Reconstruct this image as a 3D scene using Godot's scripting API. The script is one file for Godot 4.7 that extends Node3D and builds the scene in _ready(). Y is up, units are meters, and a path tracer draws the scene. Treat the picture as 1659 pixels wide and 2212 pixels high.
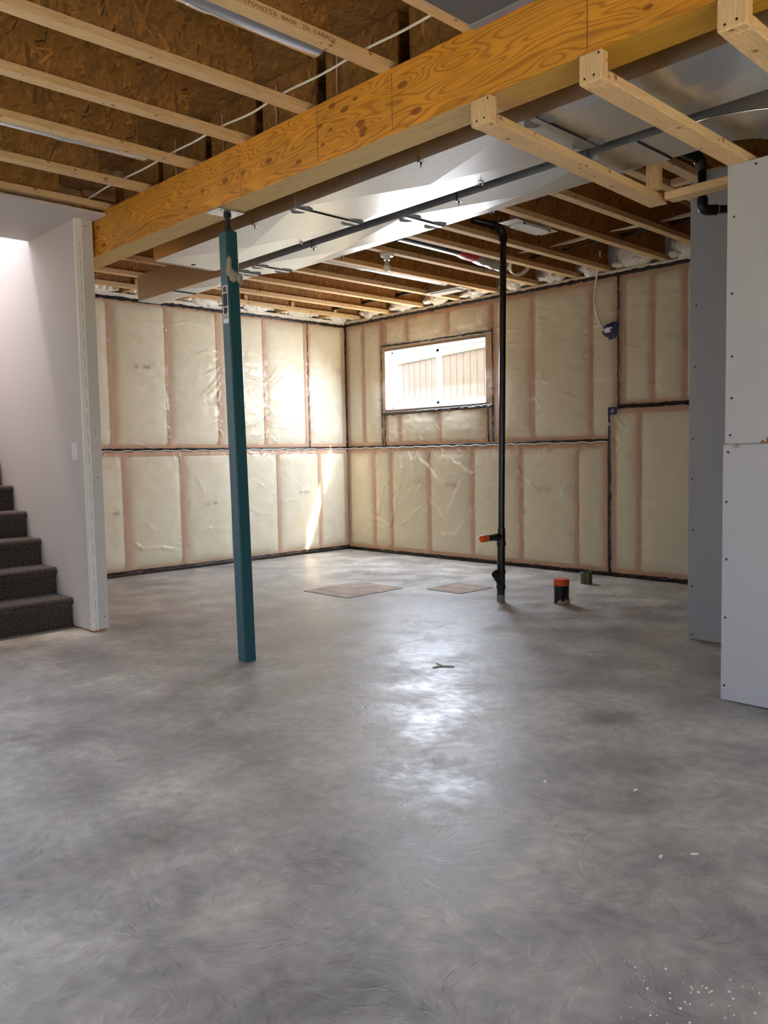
extends Node3D
# An unfinished basement seen corner-on. Plan axes: a runs right and deep, b runs left and deep, y is up; V(a, y, b) turns them into Godot's x, y, -z.

var rng := RandomNumberGenerator.new()
var M := {}
var used := {}
var field := FastNoiseLite.new()

func V(a: float, y: float, b: float) -> Vector3:
	return Vector3(a, y, -b)

# ---------------------------------------------------------------- naming
func numbered(called: String) -> String:
	var n: int = used.get(called, 0)
	used[called] = n + 1
	return called if n == 0 else "%s_%03d" % [called, n]

func tag(o: Node, label: String, category := "", group := "", kind := "") -> void:
	if label != "": o.set_meta("label", label)
	if category != "": o.set_meta("category", category)
	if group != "": o.set_meta("group", group)
	if kind != "": o.set_meta("kind", kind)

func thing(called: String, label: String, category: String, at := Vector3.ZERO, group := "") -> Node3D:
	var o := Node3D.new()
	o.name = numbered(called)
	o.position = at
	add_child(o)
	tag(o, label, category, group)
	return o

func struct(called: String, label: String, at := Vector3.ZERO) -> Node3D:
	var o := Node3D.new()
	o.name = numbered(called)
	o.position = at
	add_child(o)
	tag(o, label, "", "", "structure")
	return o

func begin() -> SurfaceTool:
	var st := SurfaceTool.new()
	st.begin(Mesh.PRIMITIVE_TRIANGLES)
	return st

# one named mesh, its vertices given in room coordinates
func obj(called: String, st: SurfaceTool, m: Material, parent: Node3D, label := "", kind := "") -> MeshInstance3D:
	var o := MeshInstance3D.new()
	o.mesh = st.commit()
	o.material_override = m
	var p: Node = parent
	if parent == null:
		o.name = numbered(called)
		add_child(o)
	else:
		var k := 0
		var nm := called
		while parent.has_node(NodePath(nm)):
			k += 1
			nm = "%s_%03d" % [called, k]
		o.name = nm
		parent.add_child(o)
		var off := Vector3.ZERO
		while p is Node3D and p != self:
			off += (p as Node3D).position
			p = p.get_parent()
		o.position = -off
	tag(o, label, "", "", kind)
	return o

func solo(called: String, st: SurfaceTool, m: Material, label: String, category: String, group := "") -> MeshInstance3D:
	var o := obj(called, st, m, null)
	tag(o, label, category, group)
	return o

# ---------------------------------------------------------------- shapes
func tri(st: SurfaceTool, p: Array, n: Array, t: Array) -> void:
	var g: Vector3 = (p[1] - p[0]).cross(p[2] - p[0])
	var order := [0, 1, 2]
	if g.dot(n[0] + n[1] + n[2]) > 0.0: order = [0, 2, 1]
	for i in order:
		st.set_normal(n[i])
		st.set_uv(t[i])
		st.add_vertex(p[i])

func flat(st: SurfaceTool, p: Array, n: Vector3, t := []) -> void:
	var uv := t
	if uv.is_empty():
		for q in p: uv.append(uv_of(q, n))
	for i in range(1, p.size() - 1):
		tri(st, [p[0], p[i], p[i + 1]], [n, n, n], [uv[0], uv[i], uv[i + 1]])

var uv_axis := 0        # the axis the grain runs along: 0 = a, 1 = y, 2 = b
var uv_shift := Vector2.ZERO
func uv_of(q: Vector3, n: Vector3) -> Vector2:
	var k := 0
	var best := -1.0
	for i in 3:
		if absf(n[i]) > best and i != uv_axis:
			best = absf(n[i])
			k = i
	if absf(n[uv_axis]) > 0.9:
		var o := [1, 2] if uv_axis == 0 else ([0, 2] if uv_axis == 1 else [0, 1])
		return Vector2(q[o[0]], q[o[1]]) + uv_shift
	var other := 3 - k - uv_axis
	return Vector2(q[uv_axis], q[other] + 0.37 * k) + uv_shift

# chamfered box between two corners given as (a, y, b); turned by `turn` about its centre's vertical
func box(st: SurfaceTool, lo: Vector3, hi: Vector3, bev := 0.003, turn := Basis()) -> void:
	var c := V((lo.x + hi.x) / 2, (lo.y + hi.y) / 2, (lo.z + hi.z) / 2)
	var h := Vector3(absf(hi.x - lo.x) / 2, absf(hi.y - lo.y) / 2, absf(hi.z - lo.z) / 2)
	var r := minf(bev, minf(h.x, minf(h.y, h.z)) * 0.45)
	var corner := func(s: Vector3, k: int) -> Vector3:
		var q := Vector3(s.x * (h.x - r), s.y * (h.y - r), s.z * (h.z - r))
		q[k] = s[k] * h[k]
		return q
	var put := func(pts: Array, n: Vector3) -> void:
		var w := []
		var t := []
		for q: Vector3 in pts:
			w.append(c + turn * q)
			t.append(uv_of(q + c, n))
		flat(st, w, turn * n, t)
	for k in 3:
		var i := (k + 1) % 3
		var j := (k + 2) % 3
		for s in [-1.0, 1.0]:
			var pts := []
			for e in [[-1, -1], [1, -1], [1, 1], [-1, 1]]:
				var g := Vector3.ZERO
				g[k] = s; g[i] = e[0]; g[j] = e[1]
				pts.append(corner.call(g, k))
			var n := Vector3.ZERO
			n[k] = s
			put.call(pts, n)
		if r <= 0.0: continue
		for e in [[-1, -1], [1, -1], [1, 1], [-1, 1]]:   # edges along axis k
			var g0 := Vector3.ZERO
			g0[i] = e[0]; g0[j] = e[1]; g0[k] = -1
			var g1 := g0
			g1[k] = 1
			var n := Vector3.ZERO
			n[i] = e[0]; n[j] = e[1]
			put.call([corner.call(g0, i), corner.call(g1, i), corner.call(g1, j), corner.call(g0, j)], n.normalized())
	if r > 0.0:
		for sx in [-1.0, 1.0]:
			for sy in [-1.0, 1.0]:
				for sz in [-1.0, 1.0]:
					var g := Vector3(sx, sy, sz)
					put.call([corner.call(g, 0), corner.call(g, 1), corner.call(g, 2)], g.normalized())

func grain(axis: int) -> void:
	uv_axis = axis
	uv_shift = Vector2(rng.randf() * 3.0, rng.randf() * 3.0)

# tube along points (room coordinates) with a radius or one per point
func tube(st: SurfaceTool, pts: Array, rad, sides := 12, caps := true) -> void:
	var n := pts.size()
	var rings := []
	var up := Vector3.UP
	var d0: Vector3 = (pts[1] - pts[0]).normalized()
	if absf(d0.dot(up)) > 0.95: up = Vector3.RIGHT
	var x := d0.cross(up).normalized()
	var along := 0.0
	for i in n:
		var d: Vector3
		if i == 0: d = pts[1] - pts[0]
		elif i == n - 1: d = pts[n - 1] - pts[n - 2]
		else: d = (pts[i + 1] - pts[i]).normalized() + (pts[i] - pts[i - 1]).normalized()
		d = d.normalized()
		x = (x - d * x.dot(d)).normalized()
		var y := d.cross(x)
		if i > 0: along += (pts[i] - pts[i - 1]).length()
		var r: float = rad[i] if rad is Array else rad
		var ring := []
		for k in sides + 1:
			var t := TAU * k / sides
			var nn := x * cos(t) + y * sin(t)
			ring.append([pts[i] + nn * r, nn, Vector2(along, r * t)])
		rings.append(ring)
	for i in n - 1:
		for k in sides:
			var q := [rings[i][k], rings[i + 1][k], rings[i + 1][k + 1], rings[i][k + 1]]
			tri(st, [q[0][0], q[1][0], q[2][0]], [q[0][1], q[1][1], q[2][1]], [q[0][2], q[1][2], q[2][2]])
			tri(st, [q[0][0], q[2][0], q[3][0]], [q[0][1], q[2][1], q[3][1]], [q[0][2], q[2][2], q[3][2]])
	if caps:
		for e in [0, n - 1]:
			var nn: Vector3 = (pts[0] - pts[1]) if e == 0 else (pts[n - 1] - pts[n - 2])
			var poly := []
			for k in sides: poly.append(rings[e][k][0])
			flat(st, poly, nn.normalized())

# lathe: profile of (radius, height) turned about an axis through `at` along `axis`; sharp profile corners stay sharp
func lathe(st: SurfaceTool, prof: Array, at: Vector3, axis := Vector3.UP, sides := 24, smooth := false) -> void:
	var up := axis.normalized()
	var x := up.cross(Vector3.RIGHT if absf(up.x) < 0.9 else Vector3.FORWARD).normalized()
	var z := up.cross(x)
	for i in prof.size() - 1:
		var p0: Vector2 = prof[i]
		var p1: Vector2 = prof[i + 1]
		var e := (p1 - p0).normalized()
		var n0 := Vector2(e.y, -e.x)
		var n1 := n0
		if smooth:
			if i > 0:
				var f: Vector2 = (p0 - prof[i - 1]).normalized()
				n0 = (n0 + Vector2(f.y, -f.x)).normalized()
			if i < prof.size() - 2:
				var f2: Vector2 = (prof[i + 2] - p1).normalized()
				n1 = (n1 + Vector2(f2.y, -f2.x)).normalized()
		for k in sides:
			var q := []
			var nn := []
			var t := []
			for c in [[k, 0], [k + 1, 0], [k + 1, 1], [k, 1]]:
				var ang: float = TAU * c[0] / sides
				var dir := x * cos(ang) + z * sin(ang)
				var p: Vector2 = p0 if c[1] == 0 else p1
				var m: Vector2 = n0 if c[1] == 0 else n1
				q.append(at + dir * p.x + up * p.y)
				nn.append((dir * m.x + up * m.y).normalized())
				t.append(Vector2(ang * 0.05, p.y))
			if p0.x > 1e-6: tri(st, [q[0], q[1], q[2]], [nn[0], nn[1], nn[2]], [t[0], t[1], t[2]])
			if p1.x > 1e-6: tri(st, [q[0], q[2], q[3]], [nn[0], nn[2], nn[3]], [t[0], t[2], t[3]])

# prism: a polygon (points in room coordinates, in order) pushed along `push`
func prism(st: SurfaceTool, poly: Array, push: Vector3) -> void:
	var n := Vector3.ZERO
	var c := Vector3.ZERO
	for i in poly.size():
		n += (poly[i] as Vector3).cross(poly[(i + 1) % poly.size()])
		c += poly[i] / poly.size()
	n = n.normalized()
	var far := []
	for p in poly: far.append(p + push)
	if n.dot(push) > 0: n = -n
	var fl := PackedVector2Array()
	var ax := (poly[1] - poly[0] as Vector3).normalized()
	var ay := n.cross(ax)
	for p in poly: fl.append(Vector2(ax.dot(p), ay.dot(p)))
	var idx := Geometry2D.triangulate_polygon(fl)
	for i in range(0, idx.size(), 3):
		var a := [poly[idx[i]], poly[idx[i + 1]], poly[idx[i + 2]]]
		var b := [far[idx[i]], far[idx[i + 1]], far[idx[i + 2]]]
		flat(st, a, n)
		flat(st, b, -n)
	var area := 0.0
	for i in fl.size(): area += fl[i].cross(fl[(i + 1) % fl.size()])
	for i in poly.size():
		var j := (i + 1) % poly.size()
		var e: Vector3 = poly[j] - poly[i]
		var m := e.cross(n).normalized()
		if area < 0: m = -m
		flat(st, [poly[i], poly[j], far[j], far[i]], m)

# lump: a noisy flattened ball
func lump(st: SurfaceTool, c: Vector3, r: Vector3, rough := 0.25, freq := 14.0, nu := 20, nv := 12) -> void:
	var at := func(i: int, j: int) -> Vector3:
		var th := PI * j / nv
		var ph := TAU * (i % nu) / nu
		var d := Vector3(sin(th) * cos(ph), cos(th), sin(th) * sin(ph))
		var k := 1.0 + rough * field.get_noise_3dv((c + d * r) * freq * 10.0)
		return c + d * r * k
	var P := []
	for j in nv + 1:
		var row := []
		for i in nu + 1: row.append(at.call(i, j))
		P.append(row)
	for j in nv:
		for i in nu:
			var q := [P[j][i], P[j][i + 1], P[j + 1][i + 1], P[j + 1][i]]
			var nn := []
			for p in q: nn.append(((p - c) / (r * r)).normalized())
			var g: Vector3 = (q[2] - q[0]).cross(q[3] - q[1]).normalized()
			if g.dot(nn[0]) < 0: g = -g
			for k in 4: nn[k] = (nn[k] * 0.45 + g * 0.55).normalized()
			var t := [Vector2(q[0].x, q[0].y), Vector2(q[1].x, q[1].y), Vector2(q[2].x, q[2].y), Vector2(q[3].x, q[3].y)]
			if j > 0: tri(st, [q[0], q[1], q[2]], [nn[0], nn[1], nn[2]], [t[0], t[1], t[2]])
			if j < nv - 1: tri(st, [q[0], q[2], q[3]], [nn[0], nn[2], nn[3]], [t[0], t[2], t[3]])
			elif j == nv - 1: tri(st, [q[0], q[1], q[2]], [nn[0], nn[1], nn[2]], [t[0], t[1], t[2]])

func smooth_path(pts: Array, steps := 6) -> Array:
	var out := []
	for i in pts.size() - 1:
		var p0: Vector3 = pts[maxi(i - 1, 0)]
		var p1: Vector3 = pts[i]
		var p2: Vector3 = pts[i + 1]
		var p3: Vector3 = pts[mini(i + 2, pts.size() - 1)]
		for k in steps: out.append(p1.cubic_interpolate(p2, p0, p3, float(k) / steps))
	out.append(pts[-1])
	return out

func text(called: String, s: String, size: float, at: Vector3, basis_: Basis, m: Material, parent: Node3D, thick := 0.0006, stretch := 1.0) -> MeshInstance3D:
	var t := TextMesh.new()
	t.text = s
	t.font = SystemFont.new()
	(t.font as SystemFont).font_names = PackedStringArray(["Droid Sans Mono", "Droid Sans"])
	t.font_size = 32
	t.pixel_size = size / 32.0
	t.depth = thick
	t.curve_step = 3.0
	var st := SurfaceTool.new()
	st.create_from(t, 0)
	var tr := Transform3D(basis_ * Basis.from_scale(Vector3(stretch, 1, 1)), at)
	var s2 := begin()
	s2.append_from(st.commit(), 0, tr)
	return obj(called, s2, m, parent)

# ---------------------------------------------------------------- textures
func noise_bytes(seed_: int, freq: float, w: int, h: int, oct := 4, kind := FastNoiseLite.TYPE_SIMPLEX_SMOOTH) -> PackedByteArray:
	var n := FastNoiseLite.new()
	n.seed = seed_
	n.noise_type = kind
	n.frequency = freq
	n.fractal_octaves = oct
	var im := n.get_seamless_image(w, h, false, false, 0.15)
	im.convert(Image.FORMAT_L8)
	return im.get_data()

func tex(w: int, h: int, bytes: PackedByteArray, fmt := Image.FORMAT_RGB8) -> ImageTexture:
	return ImageTexture.create_from_image(Image.create_from_data(w, h, false, fmt, bytes))

func mat(c: Color, rough := 0.7, metal := 0.0, t: Texture2D = null, scale := Vector3.ONE) -> StandardMaterial3D:
	var m := StandardMaterial3D.new()
	m.albedo_color = c
	m.roughness = rough
	m.metallic = metal
	if t:
		m.albedo_texture = t
		m.uv1_scale = scale
	return m

func c8(r: int, g: int, b: int) -> Color:
	return Color8(r, g, b)

func osb_texture() -> ImageTexture:
	var w := 640
	var px := PackedByteArray()
	px.resize(w * w * 3)
	for i in w * w:
		px[i * 3] = 138; px[i * 3 + 1] = 100; px[i * 3 + 2] = 54
	for f in 2600:
		var cx := rng.randf() * w
		var cy := rng.randf() * w
		var ang := rng.randfn(1.15, 0.55)
		var L := rng.randf_range(14, 48)
		var W := rng.randf_range(3.5, 11)
		var k := clampf(rng.randfn(1.0, 0.10), 0.6, 1.3)
		if rng.randf() < 0.03: k = 0.45; W *= 0.4
		var hue := rng.randf_range(-10, 10)
		var col := [clampf(172 * k + hue * 0.3, 0, 255), clampf(130 * k, 0, 255), clampf(74 * k - hue * 0.6, 0, 255)]
		var ca := cos(ang)
		var sa := sin(ang)
		var R := int(ceil((L + W)))
		for dy in range(-R, R + 1):
			for dx in range(-R, R + 1):
				var u := dx * ca + dy * sa
				var v := -dx * sa + dy * ca
				if absf(u) > L or absf(v) > W * (1.0 - 0.3 * absf(u) / L): continue
				var edge := 0.8 if (W - absf(v) < 1.0 or L - absf(u) < 1.0) else 0.95 + 0.07 * sin(v * 2.1 + cx)
				var x := posmod(int(cx) + dx, w)
				var y := posmod(int(cy) + dy, w)
				var o := (y * w + x) * 3
				px[o] = int(minf(col[0] * edge, 255)); px[o + 1] = int(minf(col[1] * edge, 255)); px[o + 2] = int(minf(col[2] * edge, 255))
	return tex(w, w, px)

func lumber_texture() -> ImageTexture:
	var w := 1024
	var h := 256
	var px := PackedByteArray()
	px.resize(w * h * 3)
	var n := FastNoiseLite.new()
	n.seed = 11
	n.frequency = 0.012
	n.fractal_octaves = 3
	var knots := []
	for i in 9: knots.append([rng.randf() * w, rng.randf() * h, rng.randf_range(3, 7)])
	for y in h:
		for x in w:
			var v := y + 14.0 * n.get_noise_2d(x * 0.25, y * 0.5)
			var g := 0.5 + 0.5 * sin(v * 0.42 + 5.0 * n.get_noise_2d(x * 0.12, y * 1.2))
			var fine := n.get_noise_2d(x * 0.9 + 400, y * 16.0)
			var k := 0.965 + 0.05 * g + 0.05 * fine + 0.05 * n.get_noise_2d(x * 0.3, y + 900)
			var r := 228.0 * k
			var gg := 202.0 * (k - 0.01)
			var b := 162.0 * (k - 0.03 * (1.0 - g))
			for kn in knots:
				var dx: float = x - kn[0]
				var dy: float = y - kn[1]
				if absf(dx) > 30 or absf(dy) > 20: continue
				var d: float = sqrt(dx * dx * 0.35 + dy * dy) / kn[2]
				if d < 1.6:
					var s := clampf(1.6 - d, 0, 1)
					r = lerpf(r, 138, s * 0.75); gg = lerpf(gg, 92, s * 0.75); b = lerpf(b, 54, s * 0.75)
			var o := (y * w + x) * 3
			px[o] = int(clampf(r, 0, 255)); px[o + 1] = int(clampf(gg, 0, 255)); px[o + 2] = int(clampf(b, 0, 255))
	return tex(w, h, px)

# rotary-cut veneer: flame figure, amber coating, knots
func veneer_texture() -> ImageTexture:
	var w := 1536
	var h := 288
	var px := PackedByteArray()
	px.resize(w * h * 3)
	var n := FastNoiseLite.new()
	n.seed = 5
	n.frequency = 0.0042
	n.fractal_octaves = 2
	var n2 := FastNoiseLite.new()
	n2.seed = 9
	n2.frequency = 0.03
	n2.fractal_octaves = 3
	var knots := []
	for i in 17: knots.append([rng.randf() * w, rng.randf_range(20, h - 20), rng.randf_range(7, 15)])
	for y in h:
		for x in w:
			var wx := minf(x, w - x)          # mirrors at the middle so that the length repeats without a seam
			var f := n.get_noise_2d(wx * 0.5, y * 2.0) * 4.6 + y * 0.008
			var bend := 0.0
			var near := 9.0
			for kn in knots:
				var dx: float = x - kn[0]
				var dy: float = y - kn[1]
				if absf(dx) > 130 or absf(dy) > 70: continue
				var q: float = dx * dx * 0.3 + dy * dy
				bend += 0.9 * exp(-q / (kn[2] * kn[2] * 9.0))
				near = minf(near, sqrt(dx * dx * 0.55 + dy * dy) / kn[2])
			var s := f + bend + 0.05 * n2.get_noise_2d(x * 0.4, y * 2.0)
			var ph := s - floorf(s)
			var band := exp(-pow((ph - 0.5) / 0.17, 2.0))
			var fine := n2.get_noise_2d(x * 0.25, y * 5.0)
			var k := 1.0 - 0.17 * band + 0.07 * fine + 0.07 * n.get_noise_2d(wx, y + 700)
			var r := 222.0 * k
			var g := 156.0 * (k - 0.05 * band)
			var b := 48.0 * (k - 0.1 * band)
			if near < 1.15:
				var t := clampf((1.15 - near) * 4.0, 0, 1) * (0.75 + 0.2 * sin(near * 12.0))
				r = lerpf(r, 120, t * 0.85); g = lerpf(g, 58, t * 0.85); b = lerpf(b, 12, t * 0.85)
			var o := (y * w + x) * 3
			px[o] = int(clampf(r, 0, 255)); px[o + 1] = int(clampf(g, 0, 255)); px[o + 2] = int(clampf(b, 0, 255))
	return tex(w, h, px)

# edge of laminated veneers: long streaks across which the plies show
func ply_texture() -> ImageTexture:
	var w := 512
	var h := 256
	var px := PackedByteArray()
	px.resize(w * h * 3)
	var n := FastNoiseLite.new()
	n.seed = 21
	n.frequency = 0.02
	n.fractal_octaves = 3
	for y in h:
		for x in w:
			var ply := sin(y * TAU * 13.0 / h + 0.7 * n.get_noise_2d(x * 0.3, y))
			var k := 0.93 + 0.06 * ply + 0.13 * n.get_noise_2d(x * 0.35, y * 5.0)
			if n.get_noise_2d(x * 0.6 + 99, y * 6.0) > 0.42: k *= 0.72
			var o := (y * w + x) * 3
			px[o] = int(clampf(222.0 * k, 0, 255)); px[o + 1] = int(clampf(190.0 * k, 0, 255)); px[o + 2] = int(clampf(128.0 * k, 0, 255))
	return tex(w, h, px)

# trowelled concrete: one tile of 3 m, [colour, height, roughness]
func concrete_tile() -> Array:
	var w := 1024
	var a := noise_bytes(31, 0.006, w, w, 5)
	var b := noise_bytes(32, 0.035, w, w, 4)
	var d := noise_bytes(33, 0.003, w, w, 2)
	var hgt := PackedFloat32Array()
	hgt.resize(w * w)
	var shade := PackedFloat32Array()
	shade.resize(w * w)
	for s in 22000:
		var x := rng.randf() * w
		var y := rng.randf() * w
		var dv: float = d[int(y) * w + int(x)] / 255.0
		var ang := dv * 9.0 + rng.randfn(0.0, 0.22)
		var curve := rng.randf_range(0.004, 0.02)
		var L := rng.randi_range(8, 38)
		var amp := rng.randfn(0.0, 1.0)
		for k in L:
			ang += curve
			x += cos(ang); y += sin(ang)
			var fade := sin(PI * k / L) * amp
			var xi := posmod(int(x), w)
			var yi := posmod(int(y), w)
			var o := yi * w + xi
			hgt[o] += fade
			shade[o] += fade
			var o2 := posmod(yi + 1, w) * w + xi
			hgt[o2] -= fade * 0.5
			shade[o2] += fade * 0.4
	var px := PackedByteArray()
	px.resize(w * w * 3)
	var hp := PackedByteArray()
	hp.resize(w * w)
	var rp := PackedByteArray()
	rp.resize(w * w)
	for i in w * w:
		var va := (a[i] - 128) / 128.0
		var vb := (b[i] - 128) / 128.0
		var k := 1.0 + 0.15 * va + 0.10 * vb + 0.045 * clampf(shade[i], -3, 3)
		px[i * 3] = int(clampf(199 * k, 0, 255)); px[i * 3 + 1] = int(clampf(195 * k, 0, 255)); px[i * 3 + 2] = int(clampf(187 * k - 4 * va, 0, 255))
		hp[i] = int(clampf(128 + 30 * va + 26 * vb + 15 * clampf(hgt[i], -3, 3), 0, 255))
		rp[i] = int(clampf(116 + 30 * va + 18 * vb + 9 * clampf(shade[i], -3, 3), 70, 220))
	return [tex(w, w, px), tex(w, w, hp, Image.FORMAT_L8), tex(w, w, rp, Image.FORMAT_L8)]

# blotches, dust and scuffs over the whole slab (10.24 m square, 1 cm a pixel), multiplied over the tile
func concrete_stains() -> ImageTexture:
	var w := 1024
	var a := noise_bytes(41, 0.009, w, w, 4)
	var b := noise_bytes(42, 0.03, w, w, 4)
	var px := PackedByteArray()
	px.resize(w * w * 3)
	for i in w * w:
		var va := (a[i] - 128) / 128.0
		var vb := (b[i] - 128) / 128.0
		var k := 0.88 + 0.09 * va + 0.05 * vb
		px[i * 3] = int(255 * clampf(k + 0.008 * vb, 0, 1)); px[i * 3 + 1] = int(255 * clampf(k, 0, 1)); px[i * 3 + 2] = int(255 * clampf(k - 0.012 * va, 0, 1))
	var dab := func(p: Vector2, r: float, to: Color, s: float) -> void:
		var q := (p + Vector2(2.0, 2.7)) * 100.0      # (a, b) in metres to pixels
		for dy in range(-int(r) - 1, int(r) + 2):
			for dx in range(-int(r) - 1, int(r) + 2):
				var t := (1.0 - Vector2(dx, dy).length() / r) * s
				if t <= 0.0: continue
				var x := int(q.x) + dx
				var y := int(q.y) + dy
				if x < 0 or y < 0 or x >= w or y >= w: continue
				var o := (y * w + x) * 3
				px[o] = int(lerpf(px[o], to.r8, t)); px[o + 1] = int(lerpf(px[o + 1], to.g8, t)); px[o + 2] = int(lerpf(px[o + 2], to.b8, t))
	var line := func(pts: Array, r: float, to: Color, s: float) -> void:
		for i in pts.size() - 1:
			for k in 24: dab.call((pts[i] as Vector2).lerp(pts[i + 1], k / 24.0), r, to, s)
	var white := c8(255, 255, 255)
	line.call([Vector2(1.33, 3.34), Vector2(1.34, 3.14), Vector2(1.335, 2.99), Vector2(1.37, 2.86), Vector2(1.41, 2.78)], 2.6, white, 0.1)
	line.call([Vector2(1.30, 3.22), Vector2(1.24, 3.05), Vector2(1.22, 2.95)], 2.0, white, 0.08)
	line.call([Vector2(2.098, 3.134), Vector2(2.0, 3.139), Vector2(1.93, 3.09), Vector2(1.905, 3.03), Vector2(1.93, 2.99)], 1.3, white, 0.16)
	line.call([Vector2(1.88, 3.06), Vector2(1.80, 3.0)], 6.0, c8(176, 140, 130), 0.02)
	line.call([Vector2(2.47, 5.06), Vector2(2.40, 5.02)], 2.2, white, 0.2)
	for i in 26:
		var p := Vector2(rng.randf_range(0.9, 4.6), rng.randf_range(1.0, 5.0))
		var d := Vector2.from_angle(rng.randf() * TAU) * rng.randf_range(0.03, 0.14)
		line.call([p, p + d], rng.randf_range(1.1, 1.7), white, 0.05)
	for i in 14:
		var p := Vector2(rng.randf_range(0.6, 5.6), rng.randf_range(0.8, 6.6))
		line.call([p, p + Vector2(rng.randf_range(-0.3, 0.3), rng.randf_range(-0.3, 0.3))], rng.randf_range(8, 16), c8(150, 142, 128), 0.02)
	return tex(w, w, px)

# ---------------------------------------------------------------- polyethylene sheets over batts and studs
const LB := 7.465     # the left insulated wall's plane (b), facing the viewer
const RA := 6.64      # the right insulated wall's plane (a)

func wall_point(left: bool, u: float, v: float, z: float) -> Vector3:
	return V(u, v, LB - z) if left else V(RA - z, v, u)

func bulge(u: float, v: float, v0: float, v1: float, studs: Array) -> float:
	for i in studs.size() - 1:
		var s0: float = studs[i] + 0.019
		var s1: float = studs[i + 1] - 0.019
		if u > s0 and u < s1:
			var t := (u - s0) / (s1 - s0)
			var wide := minf(1.0, (s1 - s0) / 0.4)
			var e := minf(1.0, minf(v - v0 - 0.04, v1 - v - 0.04) / 0.1)
			return 0.016 * wide * pow(maxf(0.0, sin(PI * t)), 0.6) * sqrt(maxf(0.0, e))
	return 0.0

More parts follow.
